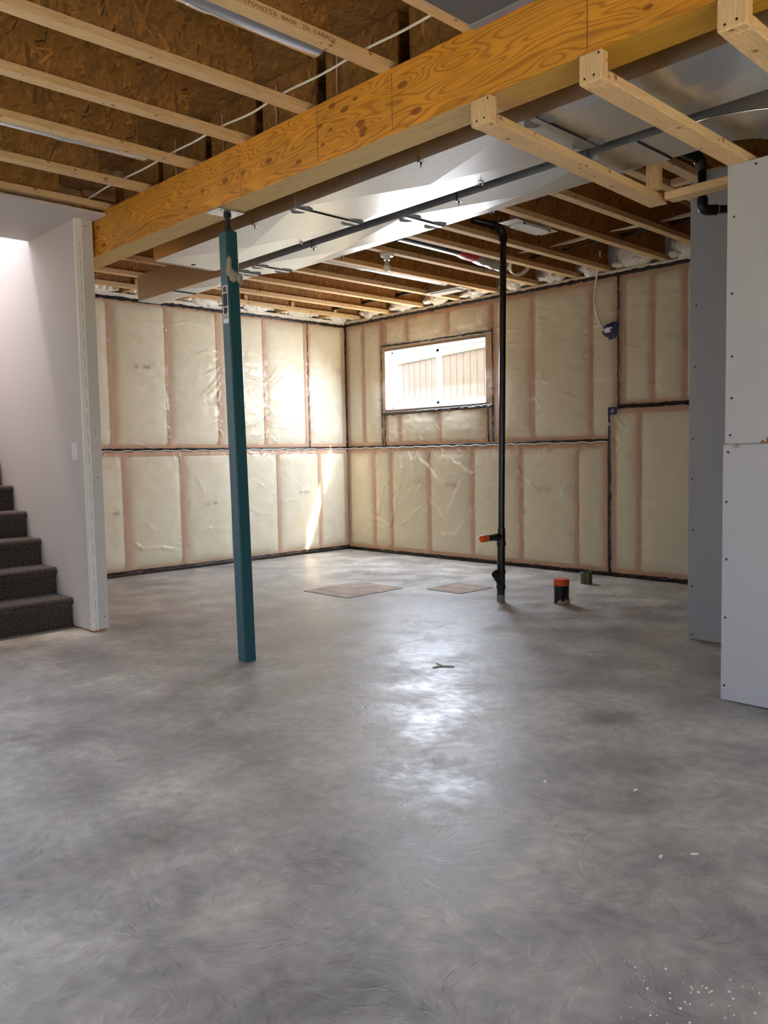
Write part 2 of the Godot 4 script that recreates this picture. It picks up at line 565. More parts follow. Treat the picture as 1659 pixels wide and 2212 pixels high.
# creases: [[amplitude, half-width, [u, v, u, v ...]], ...]; grid of one sheet from u0..u1, v0..v1
func sheet(left: bool, u0: float, u1: float, v0: float, v1: float, base: float, studs: Array, creases: Array, seed_: int, gathers := 0) -> SurfaceTool:
	var step := 0.0115
	var nu := int(absf(u1 - u0) / step) + 1
	var nv := int((v1 - v0) / step) + 1
	var H := PackedFloat32Array()
	H.resize((nu + 1) * (nv + 1))
	var du := (u1 - u0) / nu
	var dv := (v1 - v0) / nv
	var n := FastNoiseLite.new()
	n.seed = seed_
	n.frequency = 2.4
	n.fractal_octaves = 3
	var ripple := FastNoiseLite.new()
	ripple.seed = seed_ + 5
	ripple.frequency = 7.0
	ripple.fractal_octaves = 2
	for j in nv + 1:
		for i in nu + 1:
			var u := u0 + du * i
			var v := v0 + dv * j
			var e := minf(1.0, minf(v - v0, v1 - v) / 0.06)
			H[j * (nu + 1) + i] = base + bulge(u, v, v0, v1, studs) + (0.5 + 0.5 * n.get_noise_2d(u * 2.0, v * 1.3)) * 0.008 * e + (0.5 + 0.5 * ripple.get_noise_2d(u * 1.0, v * 1.6)) * 0.006 * e
	var r := RandomNumberGenerator.new()
	r.seed = seed_
	var all := creases.duplicate()
	for s: float in studs:                                   # short folds pulled by the staples along each stud
		for k in int((v1 - v0) / 0.24):
			var v := v0 + (k + r.randf()) * 0.24
			for q in r.randi_range(1, 2):
				var sg := 1.0 if r.randf() < 0.5 else -1.0
				var L := r.randf_range(0.04, 0.17)
				var sl := r.randfn(0.0, 0.5)
				all.append([r.randf_range(0.0015, 0.0045), r.randf_range(0.006, 0.012), [s + sg * 0.012, v, s + sg * L * 0.6, v + L * sl * 0.5, s + sg * L, v + L * sl]])
	for k in gathers:                                        # folds hanging from the top edge
		var u := u0 + (u1 - u0) * (k + r.randf()) / gathers
		var L := r.randf_range(0.06, 0.22)
		all.append([r.randf_range(0.002, 0.006), r.randf_range(0.006, 0.013), [u, v1 - 0.005, u + r.randfn(0, 0.02), v1 - L * 0.5, u + r.randfn(0, 0.04), v1 - L]])
	for c in all:
		var amp: float = c[0] * 1.4
		var hw: float = c[1]
		var p: Array = c[2]
		var m := p.size() / 2
		for s in m - 1:
			var A := Vector2(p[2 * s], p[2 * s + 1])
			var B := Vector2(p[2 * s + 2], p[2 * s + 3])
			var pad := hw * 3.5
			var i0 := clampi(int((minf(A.x, B.x) - pad - u0) / du), 0, nu)
			var i1 := clampi(int((maxf(A.x, B.x) + pad - u0) / du) + 1, 0, nu)
			var j0 := clampi(int((minf(A.y, B.y) - pad - v0) / dv), 0, nv)
			var j1 := clampi(int((maxf(A.y, B.y) + pad - v0) / dv) + 1, 0, nv)
			var AB := B - A
			var l2 := maxf(AB.length_squared(), 1e-8)
			for j in range(j0, j1 + 1):
				for i in range(i0, i1 + 1):
					var P := Vector2(u0 + du * i, v0 + dv * j)
					var t := (P - A).dot(AB) / l2
					if (t < 0.0 and s > 0) or (t >= 1.0 and s < m - 2): 
						if t < -0.5 or t > 1.5: continue
					t = clampf(t, 0.0, 1.0)
					var d := P.distance_to(A + AB * t) / hw
					if d > 3.5: continue
					var g := (s + t) / (m - 1)
					var h := amp * exp(-d * d) * minf(1.0, 4.0 * minf(g + 0.04, 1.04 - g))
					var o := j * (nu + 1) + i
					var have := H[o] - base
					H[o] = base + maxf(have, have * 0.9 + h)
	var st := begin()
	var at := func(i: int, j: int) -> Vector3:
		return wall_point(left, u0 + du * i, v0 + dv * j, H[j * (nu + 1) + i])
	var normals := []
	for j in nv + 1:
		for i in nu + 1:
			var tx: Vector3 = at.call(mini(i + 1, nu), j) - at.call(maxi(i - 1, 0), j)
			var ty: Vector3 = at.call(i, mini(j + 1, nv)) - at.call(i, maxi(j - 1, 0))
			var nn := tx.cross(ty).normalized()
			if (nn.z if left else -nn.x) < 0: nn = -nn
			normals.append(nn)
	for j in nv + 1:
		for i in nu + 1:
			st.set_normal(normals[j * (nu + 1) + i])
			st.set_uv(Vector2(u0 + du * i, v0 + dv * j))
			st.add_vertex(at.call(i, j))
	for j in nv:
		for i in nu:
			var o := j * (nu + 1) + i
			var q := [o, o + 1, o + nu + 2, o + nu + 1]
			var ccw := left == (du > 0)     # with the left wall, u runs to the viewer's right
			if not left: ccw = du < 0
			if ccw: q = [o, o + nu + 1, o + nu + 2, o + 1]
			for k in [0, 1, 2, 0, 2, 3]: st.add_index(q[k])
	return st

func batt(left: bool, u0: float, u1: float, v0: float, v1: float, studs: Array, sv0: float, sv1: float, base := 0.0) -> SurfaceTool:
	var st := begin()
	var nu := 14
	var nv := 26
	var P := []
	for j in nv + 1:
		var row := []
		for i in nu + 1:
			var u := lerpf(u0, u1, i / float(nu))
			var v := lerpf(v0, v1, j / float(nv))
			var e := minf(minf(u - u0, u1 - u), minf(v - v0, v1 - v))
			var ramp := clampf(e / 0.03, 0.0, 1.0)
			var z := base + bulge(u, v, sv0, sv1, studs) - 0.003 - 0.014 * pow(1.0 - ramp, 2.0) - 0.003 * absf(field.get_noise_3d(u * 90, v * 60, 3.0))
			row.append(wall_point(left, u, v, z))
		P.append(row)
	for j in nv:
		for i in nu:
			var q := [P[j][i], P[j][i + 1], P[j + 1][i + 1], P[j + 1][i]]
			var g: Vector3 = (q[2] - q[0]).cross(q[3] - q[1]).normalized()
			if (g.z if left else -g.x) < 0: g = -g
			var t := []
			for p: Vector3 in q: t.append(Vector2(p.x if left else p.z, p.y))
			flat(st, q, g, t)
	st.index()
	st.generate_normals()
	return st

func bead(left: bool, p: Array, r := 0.009, z := 0.006, two := 0.0) -> SurfaceTool:
	var st := begin()
	for track in ([0.0, two] if two != 0.0 else [0.0]):
		var pts := []
		var rad := []
		for i in p.size() / 2 - 1:
			var A := Vector2(p[2 * i], p[2 * i + 1])
			var B := Vector2(p[2 * i + 2], p[2 * i + 3])
			var n := maxi(2, int(A.distance_to(B) / 0.03))
			for k in n + (1 if i == p.size() / 2 - 2 else 0):
				var q := A.lerp(B, float(k) / n)
				var side: Vector2 = (B - A).normalized().orthogonal() * (track + rng.randfn(0, 0.0022))
				pts.append(wall_point(left, q.x + side.x, q.y + side.y, z))
				rad.append(r * clampf(rng.randfn(1.0, 0.22), 0.55, 1.8))
		tube(st, pts, rad, 8)
	return st

func plank_on_wall(left: bool, u0: float, u1: float, v0: float, v1: float, z0 := -0.09, z1 := 0.0, axis := 1) -> SurfaceTool:
	var st := begin()
	grain(axis if axis == 1 else (0 if left else 2))
	if left: box(st, Vector3(u0, v0, LB - z1), Vector3(u1, v1, LB - z0))
	else: box(st, Vector3(RA - z1, v0, u0), Vector3(RA - z0, v1, u1))
	return st

# studs, plates and batts of one framed panel
func framing(w: Node3D, left: bool, u0: float, u1: float, v0: float, v1: float, studs: Array, base := 0.0) -> void:
	for s: float in studs:
		obj("stud", plank_on_wall(left, s - 0.019, s + 0.019, v0 + 0.038, v1 - 0.038, -0.09, base), M.stud, w)
	obj("bottom_plate", plank_on_wall(left, u0, u1, v0, v0 + 0.038, -0.09, base, 0), M.stud, w)
	obj("top_plate", plank_on_wall(left, u0, u1, v1 - 0.04, v1, -0.09, base, 0), M.stud, w)
	for i in studs.size() - 1:
		var a: float = studs[i] + 0.0195
		var b: float = studs[i + 1] - 0.0195
		if b - a < 0.03: continue
		obj("batt", batt(left, a, b, v0 + 0.0385, v1 - 0.0405, studs, v0, v1, base), M.batt, w)

# ---------------------------------------------------------------- pieces used again and again
func i_joist(b1: float, a0: float, a1: float, w0: float, w1: float, label: String, group: String) -> Node3D:
	var b0 := b1 - 0.062
	var t := thing("floor_joist", label, "joist", V((a0 + a1) / 2, 2.72, (b0 + b1) / 2), group)
	var bc := (b0 + b1) / 2
	var f := begin()
	grain(0)
	box(f, Vector3(a0, 2.72, b0), Vector3(a1, 2.758, b1), 0.002)
	obj("bottom_flange", f, M.lumber, t)
	f = begin()
	grain(0)
	box(f, Vector3(w0, 2.982, b0), Vector3(w1, 3.02, b1), 0.002)
	obj("top_flange", f, M.lumber, t)
	f = begin()
	grain(0)
	box(f, Vector3(w0, 2.758, bc - 0.006), Vector3(w1, 2.982, bc + 0.006), 0.001)
	obj("web", f, M.osb, t)
	return t

func screw_dot(at: Vector3, n: Vector3, r: float, parent: Node3D, m: Material, called := "screw") -> void:
	var st := begin()
	lathe(st, [Vector2(r, -0.001), Vector2(r, 0.0006), Vector2(r * 0.75, 0.0012), Vector2(0, 0.0010)], at, n, 12)
	obj(called, st, m, parent)

func _ready() -> void:
	rng.seed = 7
	field.seed = 3
	field.frequency = 0.1
	# ------------------------------------------------ camera, sky, sun, exposure
	var cam := Camera3D.new()
	cam.name = "camera"
	cam.fov = 63.68
	cam.near = 0.05
	cam.far = 200.0
	cam.transform = Transform3D(Basis(
		Vector3(0.71724222, -0.01842858, 0.69658021),
		Vector3(0.06196225, 0.997377, -0.03741378),
		Vector3(-0.6940636, 0.06999642, 0.71650277)).orthonormalized(), V(0, 1.14, 0))
	add_child(cam)
	cam.current = true
	var env := Environment.new()
	var sky := Sky.new()
	var sm := ProceduralSkyMaterial.new()
	sm.sky_top_color = c8(172, 196, 230)
	sm.sky_horizon_color = c8(232, 235, 240)
	sm.sky_curve = 0.2
	sm.ground_bottom_color = c8(120, 118, 112)
	sm.ground_horizon_color = c8(170, 170, 168)
	sky.sky_material = sm
	env.background_mode = Environment.BG_SKY
	env.sky = sky
	env.background_energy_multiplier = 9.0
	env.tonemap_mode = Environment.TONE_MAPPER_LINEAR
	env.tonemap_exposure = 1.4
	env.sdfgi_enabled = true
	env.ssao_enabled = true
	env.ssil_enabled = true
	var we := WorldEnvironment.new()
	we.name = "environment"
	we.environment = env
	add_child(we)
	var sun := DirectionalLight3D.new()
	sun.name = "sun"
	sun.light_energy = 18.0
	sun.light_color = c8(255, 238, 200)
	sun.light_angular_distance = 0.5
	sun.shadow_enabled = true
	sun.transform.basis = Basis.looking_at(Vector3(-1.0, -2.45, -2.55), Vector3.UP)
	add_child(sun)

	# the daylight that the window in the right wall lets in: from the sky downwards, and from the sunlit ground upwards
	for d in [["window_sky_light", Vector2(1.25, 0.34), 5.2, c8(224, 236, 255), Vector3(-1.0, -0.95, 0.0), V(6.60, 2.03, 6.06)], ["window_ground_light", Vector2(1.2, 0.2), 1.5, c8(255, 240, 216), Vector3(-1.0, 1.1, 0.0), V(6.58, 1.78, 6.06)]]:
		var day := AreaLight3D.new()
		day.name = d[0]
		day.area_size = d[1]
		day.light_energy = d[2]
		day.light_color = d[3]
		day.area_range = 20.0
		day.area_attenuation = 2.0
		day.shadow_enabled = true
		day.transform = Transform3D(Basis.looking_at(d[4], Vector3.UP), d[5])
		add_child(day)

	make_materials()
	build_shell()
	build_left_wall()
	build_right_wall()
	build_window()
	build_stairs()
	build_right_drywall()
	build_outdoors()
	build_beam()
	build_joists()
	build_ducts()
	build_post()
	build_soffit_frame()
	build_pipes()
	build_services()

func make_materials() -> void:
	var lum := lumber_texture()
	var osb := osb_texture()
	var ven := veneer_texture()
	var ply := ply_texture()
	M.lumber = mat(c8(248, 238, 222), 0.75, 0, lum, Vector3(1.2, 3.4, 1))
	M.stud = mat(c8(234, 188, 162), 0.8, 0, lum, Vector3(1.2, 3.4, 1))
	M.osb = mat(c8(238, 226, 208), 0.8, 0, osb, Vector3(1.45, 1.45, 1))
	M.veneer = mat(c8(255, 250, 240), 0.5, 0, ven, Vector3(0.42, 3.4, 1))
	M.ply = mat(c8(255, 250, 240), 0.75, 0, ply, Vector3(0.5, 7.4, 1))
	M.ply_yellow = mat(c8(236, 206, 84), 0.6, 0, ply, Vector3(0.5, 7.4, 1))
	M.batt = mat(c8(232, 222, 190), 0.95)
	var fuzz := NoiseTexture2D.new()
	fuzz.width = 512
	fuzz.height = 512
	fuzz.seamless = true
	var fn := FastNoiseLite.new()
	fn.seed = 77
	fn.frequency = 0.012
	fn.fractal_octaves = 5
	fuzz.noise = fn
	var ramp := Gradient.new()
	ramp.set_color(0, c8(232, 222, 192))
	ramp.set_color(1, c8(252, 248, 230))
	fuzz.color_ramp = ramp
	M.batt.albedo_texture = fuzz
	M.batt.albedo_color = Color.WHITE
	M.batt.uv1_scale = Vector3(0.9, 0.9, 1)
	var poly := StandardMaterial3D.new()
	poly.albedo_color = Color(0.93, 0.9, 0.83, 0.265)
	poly.transparency = BaseMaterial3D.TRANSPARENCY_ALPHA
	poly.roughness = 0.25
	poly.metallic = 0.03
	poly.metallic_specular = 0.24
	poly.cull_mode = BaseMaterial3D.CULL_DISABLED
	M.poly = poly
	M.glass = StandardMaterial3D.new()
	M.glass.albedo_color = Color(1, 1, 1, 0.03)
	M.glass.transparency = BaseMaterial3D.TRANSPARENCY_ALPHA
	M.glass.roughness = 0.0
	M.sealant = mat(c8(26, 22, 22), 0.35)
	M.ink = mat(c8(96, 88, 74), 0.9)
	M.stamp = mat(c8(122, 88, 58), 0.9)
	M.foam = mat(c8(238, 232, 218), 0.55)
	M.foam_grey = mat(c8(168, 160, 142), 0.7)
	M.drywall = mat(c8(172, 172, 176), 0.9)
	M.drywall_edge = mat(c8(196, 190, 176), 0.95)
	M.paint = mat(c8(210, 204, 200), 0.75)
	M.bead_white = mat(c8(240, 238, 228), 0.6)
	M.screw = mat(c8(30, 32, 36), 0.5, 0.3)
	M.steel = mat(c8(214, 218, 222), 0.3, 1.0)
	var spangle := NoiseTexture2D.new()
	spangle.width = 512
	spangle.height = 512
	spangle.seamless = true
	var sn := FastNoiseLite.new()
	sn.seed = 15
	sn.noise_type = FastNoiseLite.TYPE_CELLULAR
	sn.cellular_return_type = FastNoiseLite.RETURN_CELL_VALUE
	sn.frequency = 0.06
	sn.fractal_octaves = 2
	spangle.noise = sn
	var sr := Gradient.new()
	sr.set_color(0, c8(234, 236, 238))
	sr.set_color(1, c8(244, 245, 246))
	spangle.color_ramp = sr
	M.galv = mat(c8(232, 234, 236), 0.33, 1.0, spangle, Vector3(2, 2, 1))
	M.galv_bright = mat(c8(236, 238, 242), 0.18, 1.0)
	M.sealer = mat(c8(120, 122, 124), 0.85)
	M.dark = mat(c8(22, 22, 24), 0.6)
	M.teal = mat(c8(30, 78, 86), 0.42)
	M.abs = mat(c8(16, 17, 21), 0.28)
	M.orange = mat(c8(226, 92, 38), 0.5)
	M.white_plastic = mat(c8(240, 240, 238), 0.35)
	M.vinyl = mat(c8(244, 245, 248), 0.4)
	M.cable = mat(c8(236, 230, 216), 0.5)
	M.cable_black = mat(c8(24, 24, 26), 0.5)
	M.pink = mat(c8(226, 176, 170), 0.7)
	M.tape_blue = mat(c8(26, 38, 92), 0.4)
	M.ceramic = mat(c8(238, 236, 230), 0.15)
	M.bulb_grey = mat(c8(196, 190, 182), 0.45)
	M.bulb_dome = mat(c8(240, 236, 226), 0.4)
	M.lamp_glow = mat(c8(240, 236, 226), 0.4)
	M.lamp_glow.emission_enabled = true
	M.lamp_glow.emission = c8(255, 226, 200)
	M.lamp_glow.emission_energy_multiplier = 1.2
	M.foil = mat(c8(210, 212, 216), 0.2, 1.0)
	M.red = mat(c8(176, 30, 36), 0.4)
	var vn := NoiseTexture2D.new()
	vn.width = 512
	vn.height = 512
	vn.seamless = true
	var vnn := FastNoiseLite.new()
	vnn.seed = 19
	vnn.frequency = 0.02
	vnn.fractal_octaves = 3
	vn.noise = vnn
	var vr := Gradient.new()
	vr.set_color(0, c8(186, 166, 144))
	vr.set_color(1, c8(224, 210, 190))
	vn.color_ramp = vr
	M.fence = mat(c8(146, 144, 143), 0.7, 0, vn, Vector3(0.35, 5.0, 1))
	M.fence_trim = mat(c8(128, 122, 112), 0.7)
	M.ground = mat(c8(86, 81, 73), 0.95)
	M.grass = mat(c8(150, 148, 132), 0.95)
	M.siding = mat(c8(206, 206, 204), 0.8)
	M.sticker = mat(c8(226, 226, 226), 0.5)
	M.dirt = mat(c8(176, 156, 134), 0.95)
	var dn := NoiseTexture2D.new()
	dn.width = 256
	dn.height = 256
	dn.seamless = true
	var dnn := FastNoiseLite.new()
	dnn.seed = 8
	dnn.frequency = 0.02
	dnn.fractal_octaves = 5
	dn.noise = dnn
	var dr := Gradient.new()
	dr.set_color(0, c8(164, 148, 134))
	dr.set_color(1, c8(206, 190, 172))
	dn.color_ramp = dr
	M.dirt.albedo_texture = dn
	M.dirt.albedo_color = Color.WHITE
	M.dirt.uv1_scale = Vector3(1, 1, 1)
	# carpet: dark flecked pile
	var cn := NoiseTexture2D.new()
	cn.width = 512
	cn.height = 512
	cn.seamless = true
	var cnn := FastNoiseLite.new()
	cnn.seed = 4
	cnn.frequency = 0.045
	cnn.fractal_octaves = 4
	cn.noise = cnn
	var cr := Gradient.new()
	cr.set_color(0, c8(22, 17, 15))
	cr.set_color(1, c8(98, 84, 74))
	cn.color_ramp = cr
	M.carpet = mat(Color.WHITE, 1.0, 0, cn, Vector3(2.2, 3.4, 1))
	M.carpet.heightmap_enabled = true
	M.carpet.heightmap_texture = cn
	M.carpet.heightmap_scale = 0.8
	M.carpet.rim_enabled = true
	M.carpet.rim = 0.25
	# floor
	var ct := concrete_tile()
	M.concrete = mat(Color.WHITE, 1.0, 0, ct[0], Vector3(1 / 2.7, 1 / 2.7, 1))
	M.concrete.roughness_texture = ct[2]
	M.concrete.roughness_texture_channel = BaseMaterial3D.TEXTURE_CHANNEL_RED
	M.concrete.heightmap_enabled = true
	M.concrete.heightmap_texture = ct[1]
	M.concrete.heightmap_scale = 0.34
	M.concrete.detail_enabled = true
	M.concrete.detail_albedo = concrete_stains()
	M.concrete.detail_blend_mode = BaseMaterial3D.BLEND_MODE_MUL
	M.concrete.detail_uv_layer = BaseMaterial3D.DETAIL_UV_2

# ---------------------------------------------------------------- shell
func slab(parts: Array, called: String, m: Material, label: String) -> void:
	var st := begin()
	for p in parts: box(st, p[0], p[1], 0.0)
	var o := obj(called, st, m, null)
	tag(o, label, "", "", "structure")

func build_shell() -> void:
	var f := struct("floor", "trowelled grey concrete basement floor")
	var st := begin()
	var c := [V(-1.6, 0, -2.7), V(7.2, 0, -2.7), V(7.2, 0, 9.4), V(-1.6, 0, 9.4)]
	for i in [0, 2, 1, 0, 3, 2]:
		var q: Vector3 = c[i]
		st.set_normal(Vector3.UP)
		st.set_uv(Vector2(q.x, -q.z))
		st.set_uv2(Vector2((q.x + 2.0) / 10.24, (-q.z + 2.7) / 10.24))
		st.add_vertex(q)
	obj("slab_face", st, M.concrete, f)
	st = begin()
	box(st, Vector3(-1.6, -0.15, -2.7), Vector3(7.2, -0.004, 9.4), 0.0)
	obj("slab_body", st, M.ground, f)
	# two squares where the slab was left open and filled with dirt
	for sq in [[4.30, 4.94, 4.88, 5.43], [5.03, 5.43, 4.32, 4.70]]:
		st = begin()
		var n := 14
		var poly := []
		for e in 4:
			var p0 := Vector2(sq[0] if e in [0, 3] else sq[1], sq[2] if e < 2 else sq[3])
			var p1 := Vector2(sq[1] if e in [0, 1] else sq[0], sq[2] if e in [0, 3] else sq[3])
			for k in n:
				var q := p0.lerp(p1, k / float(n)) + Vector2(rng.randfn(0, 0.004), rng.randfn(0, 0.004))
				poly.append(V(q.x, 0.0, q.y))
		prism(st, poly, Vector3.UP * 0.0025)
		obj("floor_patch", st, M.dirt, f)
		st = begin()
		var ring := []
		for q in poly: ring.append(q + Vector3.UP * 0.001)
		ring.append(ring[0])
		tube(st, ring, 0.0028, 6, false)
		obj("joint", st, M.dark, f)
	slab([[Vector3(-1.6, 3.02, -2.7), Vector3(7.0, 3.045, 5.97)], [Vector3(2.35, 3.02, 5.97), Vector3(7.0, 3.045, 7.8)], [Vector3(-1.6, 3.02, 5.97), Vector3(1.3, 3.045, 7.8)]], "ceiling", M.osb, "brown strand board subfloor above the joists")
	slab([[Vector3(2.465, 0, LB + 0.09), Vector3(7.0, 3.02, LB + 0.2)]], "wall_left_back", M.drywall_edge, "sheathing behind the left insulated wall")
	slab([[Vector3(RA + 0.09, 0, -2.7), Vector3(6.78, 5.6, 5.32)], [Vector3(RA + 0.09, 0, 6.795), Vector3(6.78, 5.6, LB + 0.2)], [Vector3(RA + 0.09, 0, 5.32), Vector3(6.78, 1.637, 6.795)], [Vector3(RA + 0.09, 2.31, 5.32), Vector3(6.78, 5.6, 6.795)]], "wall_right_back", M.siding, "outer skin of the right wall round the window")
	slab([[Vector3(-1.4, 0, -2.7), Vector3(-1.3, 3.02, 2.2)], [Vector3(-1.4, 0, 3.2), Vector3(-1.3, 3.02, 7.7)], [Vector3(-1.4, 2.1, 2.2), Vector3(-1.3, 3.02, 3.2)], [Vector3(-1.4, 0, 2.2), Vector3(-1.3, 0.6, 3.2)]], "wall_west", M.drywall, "plain drywall wall with a window")
	slab([[Vector3(-1.4, 0, -2.7), Vector3(0.2, 3.02, -2.6)], [Vector3(2.0, 0, -2.7), Vector3(7.0, 3.02, -2.6)], [Vector3(0.2, 2.2, -2.7), Vector3(2.0, 3.02, -2.6)]], "wall_south", M.drywall, "plain drywall wall behind the viewer, with a wide patio door")
	var e := struct("door_1", "white framed patio door in the wall behind the viewer")
	var sf := begin()
	for x in [0.2, 1.07, 1.94]: box(sf, Vector3(x, 0, -2.69), Vector3(x + 0.06, 2.2, -2.61))
	box(sf, Vector3(0.2, 0, -2.69), Vector3(2.0, 0.05, -2.61))
	box(sf, Vector3(0.2, 2.14, -2.69), Vector3(2.0, 2.2, -2.61))
	obj("door_frame", sf, M.vinyl, e)
	for x in [0.26, 1.13]:
		sf = begin()
		box(sf, Vector3(x, 0.05, -2.653), Vector3(x + 0.81, 2.14, -2.647), 0.0)
		obj("pane", sf, M.glass, e)
	var d := struct("window_2", "white framed window in the west wall")
	st = begin()
	for z in [2.2, 3.14]: box(st, Vector3(-1.39, 0.6, z), Vector3(-1.31, 2.1, z + 0.06))
	box(st, Vector3(-1.39, 0.6, 2.2), Vector3(-1.31, 0.65, 3.2))
	box(st, Vector3(-1.39, 2.04, 2.2), Vector3(-1.31, 2.1, 3.2))
	obj("door_frame", st, M.vinyl, d)
	for z in [2.26]:
		st = begin()
		box(st, Vector3(-1.353, 0.65, z), Vector3(-1.347, 2.04, z + 0.88), 0.0)
		obj("pane", st, M.glass, d)

func build_left_wall() -> void:
	var w := struct("wall_left", "left insulated wall, batts behind clear plastic sheets")
	var up := [2.5, 3.058, 3.66, 4.266, 4.862, 5.455, 6.03, 6.072, 6.60]
	var low := [2.5, 3.135, 3.753, 4.378, 4.985, 5.594, 6.19, 6.60]
	framing(w, true, 2.465, 6.62, 1.235, 2.675, up)
	framing(w, true, 2.465, 6.62, 0.03, 1.205, low, 0.012)
	var st := begin()
	grain(0)
	box(st, Vector3(2.465, 2.678, LB - 0.004), Vector3(6.64, 2.72, LB + 0.09))
	obj("cap_plate", st, M.foam, w)
	var cr := [
		[0.010, 0.014, [5.43, 1.94, 5.30, 1.98, 5.16, 2.00]],
		[0.008, 0.012, [5.49, 1.99, 5.56, 2.06, 5.62, 2.16]], [0.007, 0.012, [5.49, 1.93, 5.57, 2.0, 5.65, 2.10]],
		[0.007, 0.011, [5.49, 1.87, 5.6, 1.96, 5.7, 2.03]], [0.007, 0.010, [5.44, 1.87, 5.3, 1.92, 5.1, 1.95]],
		[0.006, 0.010, [5.44, 1.84, 5.3, 1.88, 5.08, 1.90]], [0.005, 0.010, [5.44, 1.81, 5.28, 1.845, 5.06, 1.855]],
		[0.012, 0.012, [5.45, 1.60, 5.40, 1.53, 5.28, 1.48, 5.12, 1.46]], [0.012, 0.011, [5.47, 1.40, 5.35, 1.37, 5.22, 1.36]],
		[0.012, 0.011, [5.46, 1.36, 5.37, 1.32, 5.30, 1.28]], [0.012, 0.011, [5.49, 1.36, 5.55, 1.30, 5.62, 1.28]],
		[0.008, 0.014, [5.5, 1.47, 5.7, 1.45, 5.85, 1.47, 6.0, 1.50]], [0.008, 0.012, [5.85, 1.52, 5.94, 1.49, 6.0, 1.52]],
		[0.004, 0.012, [5.88, 2.12, 5.90, 1.9, 5.88, 1.6]]]
	var fan := [[0.012, 0.011, [4.84, 2.07, 4.74, 2.03, 4.66, 1.99]], [0.014, 0.012, [4.845, 2.0, 4.72, 1.86, 4.60, 1.77]], [0.012, 0.011, [4.85, 1.92, 4.76, 1.84, 4.68, 1.77]],
		[0.014, 0.012, [4.855, 1.84, 4.81, 1.76, 4.80, 1.70, 4.87, 1.69]], [0.010, 0.012, [4.84, 2.26, 4.70, 2.235, 4.56, 2.19]],
		[0.009, 0.013, [4.29, 2.46, 4.45, 2.51, 4.62, 2.51, 4.84, 2.46]], [0.007, 0.012, [4.06, 2.48, 4.15, 2.47, 4.24, 2.45]],
		[0.010, 0.012, [4.80, 1.42, 4.84, 1.40, 4.87, 1.36]], [0.008, 0.012, [4.78, 1.37, 4.87, 1.40]], [0.008, 0.010, [3.80, 1.30, 3.94, 1.27, 4.05, 1.24]],
		[0.006, 0.010, [4.2, 1.35, 4.3, 1.33]], [0.007, 0.012, [4.87, 1.52, 4.79, 1.49, 4.7, 1.46]]]
	obj("poly_sheet", sheet(true, 2.465, 6.05, 1.24, 2.672, 0.003, up, cr + fan, 101), M.poly, w)
	obj("poly_sheet", sheet(true, 6.052, 6.635, 1.24, 2.672, 0.003, [6.03, 6.072, 6.60], [
		[0.008, 0.012, [6.07, 1.60, 6.11, 1.55, 6.14, 1.52]], [0.009, 0.010, [6.07, 1.47, 6.12, 1.42, 6.16, 1.39]], [0.006, 0.012, [6.17, 2.04, 6.24, 1.85, 6.30, 1.64]],
		[0.007, 0.013, [6.2, 2.06, 6.32, 1.92, 6.44, 1.79]], [0.006, 0.011, [6.08, 1.94, 6.18, 1.78, 6.27, 1.63]], [0.010, 0.014, [6.22, 1.30, 6.26, 1.31, 6.25, 1.38]]], 102), M.poly, w)
	obj("poly_sheet", sheet(true, 2.465, 6.635, 0.035, 1.212, 0.015, low, [
		[0.012, 0.02, [3.79, 0.34, 3.88, 0.26, 4.1, 0.25, 4.35, 0.19]], [0.006, 0.025, [3.78, 0.52, 3.95, 0.5, 4.05, 0.4]], [0.007, 0.025, [4.42, 0.36, 4.65, 0.40, 4.95, 0.38]],
		[0.008, 0.016, [5.63, 0.62, 5.72, 0.64, 5.83, 0.65]], [0.005, 0.02, [5.62, 0.99, 5.74, 0.9, 5.86, 0.8, 5.9, 0.72]], [0.006, 0.02, [5.2, 0.9, 5.35, 0.82, 5.55, 0.7]],
		[0.006, 0.02, [5.1, 0.6, 5.3, 0.52, 5.5, 0.5]], [0.006, 0.02, [4.5, 1.0, 4.6, 0.8, 4.62, 0.6]]], 103, 30), M.poly, w)
	# the gathered upper edge of the lower sheet
	st = begin()
	var pts := []
	for k in 140: pts.append(V(2.47 + k * 0.03, 1.214 + 0.004 * sin(k * 0.9) + rng.randfn(0, 0.0015), LB - 0.022 - 0.004 * sin(k * 1.7)))
	tube(st, pts, 0.0045, 6)
	obj("sheet_hem", st, M.bead_white, w)
	obj("sealant_bead", bead(true, [2.47, 2.672, 6.63, 2.668], 0.010, 0.006, 0.012), M.sealant, w)
	obj("sealant_bead", bead(true, [2.47, 1.232, 6.63, 1.226], 0.008, 0.010, 0.008), M.sealant, w)
	obj("sealant_bead", bead(true, [2.47, 0.030, 6.63, 0.030], 0.0062, 0.016, -0.017), M.sealant, w)
	obj("sealant_bead", bead(true, [6.05, 2.67, 6.053, 1.235], 0.0065, 0.006), M.sealant, w)
	obj("sealant_bead", bead(true, [6.628, 2.68, 6.63, 0.02], 0.011, 0.012), M.sealant, w)
	var face := Basis(Vector3(1, 0, 0), Vector3.UP, Vector3(0, 0, 1))
	text("printed_mark", "28 348", 0.05, V(3.97, 2.03, LB - 0.0135), face, M.ink, w)
	text("printed_mark", "28 348", 0.04, V(4.70, 0.66, LB - 0.0255), face, M.ink, w)
	text("printed_mark", "28 349", 0.04, V(5.93, 0.72, LB - 0.0255), face, M.ink, w)
	text("printed_mark", "342", 0.045, V(3.64, 0.62, LB - 0.022), Basis(Vector3(-1, 0, 0), Vector3(0, -1, 0), Vector3(0, 0, 1)), M.ink, w)

